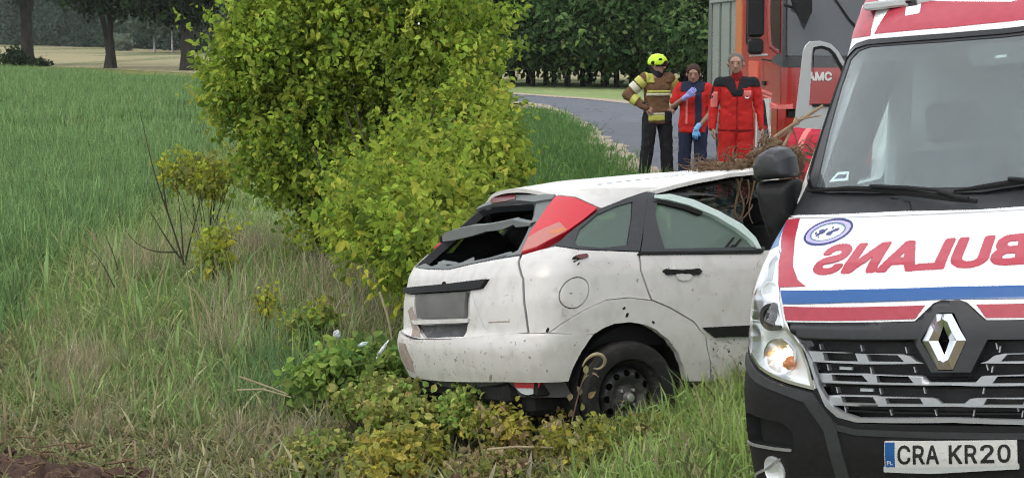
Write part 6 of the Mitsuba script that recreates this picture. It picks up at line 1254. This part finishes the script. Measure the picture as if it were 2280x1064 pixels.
# heap of dug earth and roots in the corner
hx, hy = np.meshgrid(np.linspace(-3.5, -1.7, 80), np.linspace(8.2, 9.9, 70)); d = np.hypot((hx + 2.80) / .90, (hy - 8.76) / .50)
hz = gz(hx, hy) + .13 * np.clip(1 - d**2, -.3, 1) + .15 * (meshkit.fbm(np.stack([hx * 13, hy * 13, hx * 0], -1), 4) - .5) * np.clip(1.3 - d, 0, 1)
i = np.arange(hx.size).reshape(hx.shape); q = np.stack([i[:-1, :-1], i[:-1, 1:], i[1:, 1:], i[1:, :-1]], -1).reshape(-1, 4); hv = np.stack([hx, hy, hz], -1).reshape(-1, 3); F = np.vstack([q[:, [0, 1, 2]], q[:, [0, 2, 3]]]); F = F[(d.ravel()[F] < 1.25).all(1)]
lab('earth_heap', 'heap of reddish brown dug earth with roots in the bottom left corner', 'earth')
put('earth_heap__soil', trimesh.Trimesh(hv, F), 'earth_red', 40)
for k in range(34):
    a_ = r.random() * 6.28; q0 = np.array([-2.80 + math.cos(a_) * .85 * r.random()**.5, 8.76 + math.sin(a_) * .48 * r.random()**.5]); b_ = trimesh.creation.icosphere(2, 1.0); b_.vertices *= (.5 + .9 * meshkit.fbm(b_.vertices * 2 + k, 3))[:, None] * r.uniform(.025, .07) * [1.2, 1, .8]; b_.vertices += [q0[0], q0[1], G(*q0) + .10]
    put('earth_heap__clod', b_, 'earth_red', 40)
rt = []
for k in range(90):
    a_ = r.random() * 6.28; q0 = np.array([-2.80 + math.cos(a_) * .85 * r.random()**.5, 8.76 + math.sin(a_) * .45 * r.random()**.5]); z0 = G(*q0) + .10; st = np.cumsum(np.vstack([[0, 0, 0], r.normal(size=(4, 3)) * [.05, .05, .02]]), 0); rt.append(tube(st + [q0[0], q0[1], z0 + r.uniform(-.04, .09)], [.008, .007, .005, .004, .002], 5))
put('earth_heap__roots', cat(rt), 'twig', 40, kind='stuff')
# torn roots and branches lying on the torn roof
Yr = float(c.world([.45, 1.85, 1.46])[1]); Rp = lambda u, v, dy=0: px(u, v, Yr + dy)
lab('root_tangle', 'tangle of brown roots and soil lying on the torn front of the wreck roof', 'roots')
lump = []
for u, v, ru, rv in ((1565, 388, 26, 10), (1610, 382, 38, 13), (1655, 372, 30, 18), (1690, 350, 26, 20), (1720, 322, 22, 14), (1668, 395, 34, 12), (1760, 360, 26, 34), (1740, 400, 22, 30), (1600, 372, 30, 12), (1675, 385, 30, 22), (1705, 370, 26, 26)):
    b_ = trimesh.creation.icosphere(3, 1.0); nn = meshkit.fbm(b_.vertices * 2.3 + u, 4); b_.vertices *= (.55 + .9 * nn)[:, None]; b_.vertices *= np.array([ru, (ru + rv) * .5, rv]) * Yr / 3600 * 1.05; b_.vertices += Rp(u, v, r.uniform(-.05, .25)); lump.append(b_)
put('root_tangle__soil', cat(lump), 'twig', 40, kind='stuff')
rt = []
for k in range(330):
    u, v = (r.uniform(1545, 1720), r.uniform(368, 402)) if k < 210 else (r.uniform(1660, 1790), r.uniform(320, 420)); u += (390 - v) * .3
    p0 = Rp(u, v, r.uniform(-.12, .25)); st = np.cumsum(np.vstack([[0, 0, 0], r.normal(size=(5, 3)) * .026 + r.normal(size=3) * np.array([.022, .02, .010])]), 0); rt.append(tube(p0 + st, np.linspace(r.uniform(.003, .008), .0015, 6), 5))
put('root_tangle__roots', cat(rt), 'twig', 40, kind='stuff')
for pts, w in (([(1640, 398), (1641, 440), (1638, 480), (1645, 492)], .009), ([(1652, 396), (1650, 435), (1655, 470), (1650, 490), (1662, 478), (1675, 455)], .008), ([(1665, 400), (1668, 430), (1662, 455)], .006), ([(1680, 402), (1672, 440), (1668, 475), (1676, 498)], .006), ([(1555, 392), (1560, 405), (1552, 418)], .005)):
    put('root_tangle__hanging_root', tube(smooth_path([Rp(u, v, -.22) for u, v in pts], 14), np.linspace(w, w * .6, 14), 6), 'twig', 40)
for pts, w, lb in (([(1690, 338), (1730, 302), (1770, 275), (1832, 236)], .014, 'long brown branch sticking up from the wreck roof towards the ambulance'), ([(1734, 345), (1748, 318), (1762, 290), (1772, 262)], .011, 'forked pale branch crossing the long one on the wreck roof'),
                   ([(1700, 348), (1718, 322), (1752, 296), (1764, 284)], .008, 'thin branch between the long and the forked one on the wreck roof'), ([(1775, 268), (1800, 262), (1826, 258)], .007, 'short pale branch next to the ambulance windscreen pillar')):
    k = num('broken_branch'); lab(k, lb, 'branch'); scene[k] = mikit.ply(tube([Rp(u, v, .12 + .06 * i) for i, (u, v) in enumerate(pts)], np.linspace(w, w * .7, len(pts)), 8), 'twig_pale', smooth=40)
# litter
def scrap(name, label, u, v, Y, w, h, m_, seed):
    b_ = trimesh.creation.icosphere(3, 1.0); nn = meshkit.fbm(b_.vertices * 1.6 + seed, 3); b_.vertices *= (.35 + 1.1 * nn)[:, None] * np.array([w * .62, w * .4, h * .62]); b_.vertices = b_.vertices @ rotm(25 - 9 * seed, 'y').T + px(u, v, Y)
    lab(name, label, 'litter'); scene[name] = mikit.ply(b_, m_, smooth=25)
scrap('paper_scrap', 'small white paper scrap in the grass left of the wreck', 750, 744, 10.9, .045, .055, 'trim_pale', 3)
scrap('plastic_strip', 'pale broken plastic strip sticking out left of the wreck bumper', 852, 777, 9.75, .11, .022, 'trim_pale', 9)
scrap('plastic_bit', 'small pale blue plastic piece left of the broken plastic strip', 808, 766, 9.9, .055, .022, 'plastic_mint', 5)
# ---------------------------------------------------------------- air
scene['air'] = {'type': 'homogeneous', 'albedo': .95, 'sigma_t': .00016}
scene['haze'] = {'type': 'cube', 'to_world': T().translate([0, 1100, 14]).scale([930, 1430, 17]), 'bsdf': {'type': 'null'}, 'interior': {'type': 'ref', 'id': 'air'}}
scene['camera']['medium'] = {'type': 'ref', 'id': 'air'}
lab('haze', 'thin pale haze over the fields', kind='stuff')
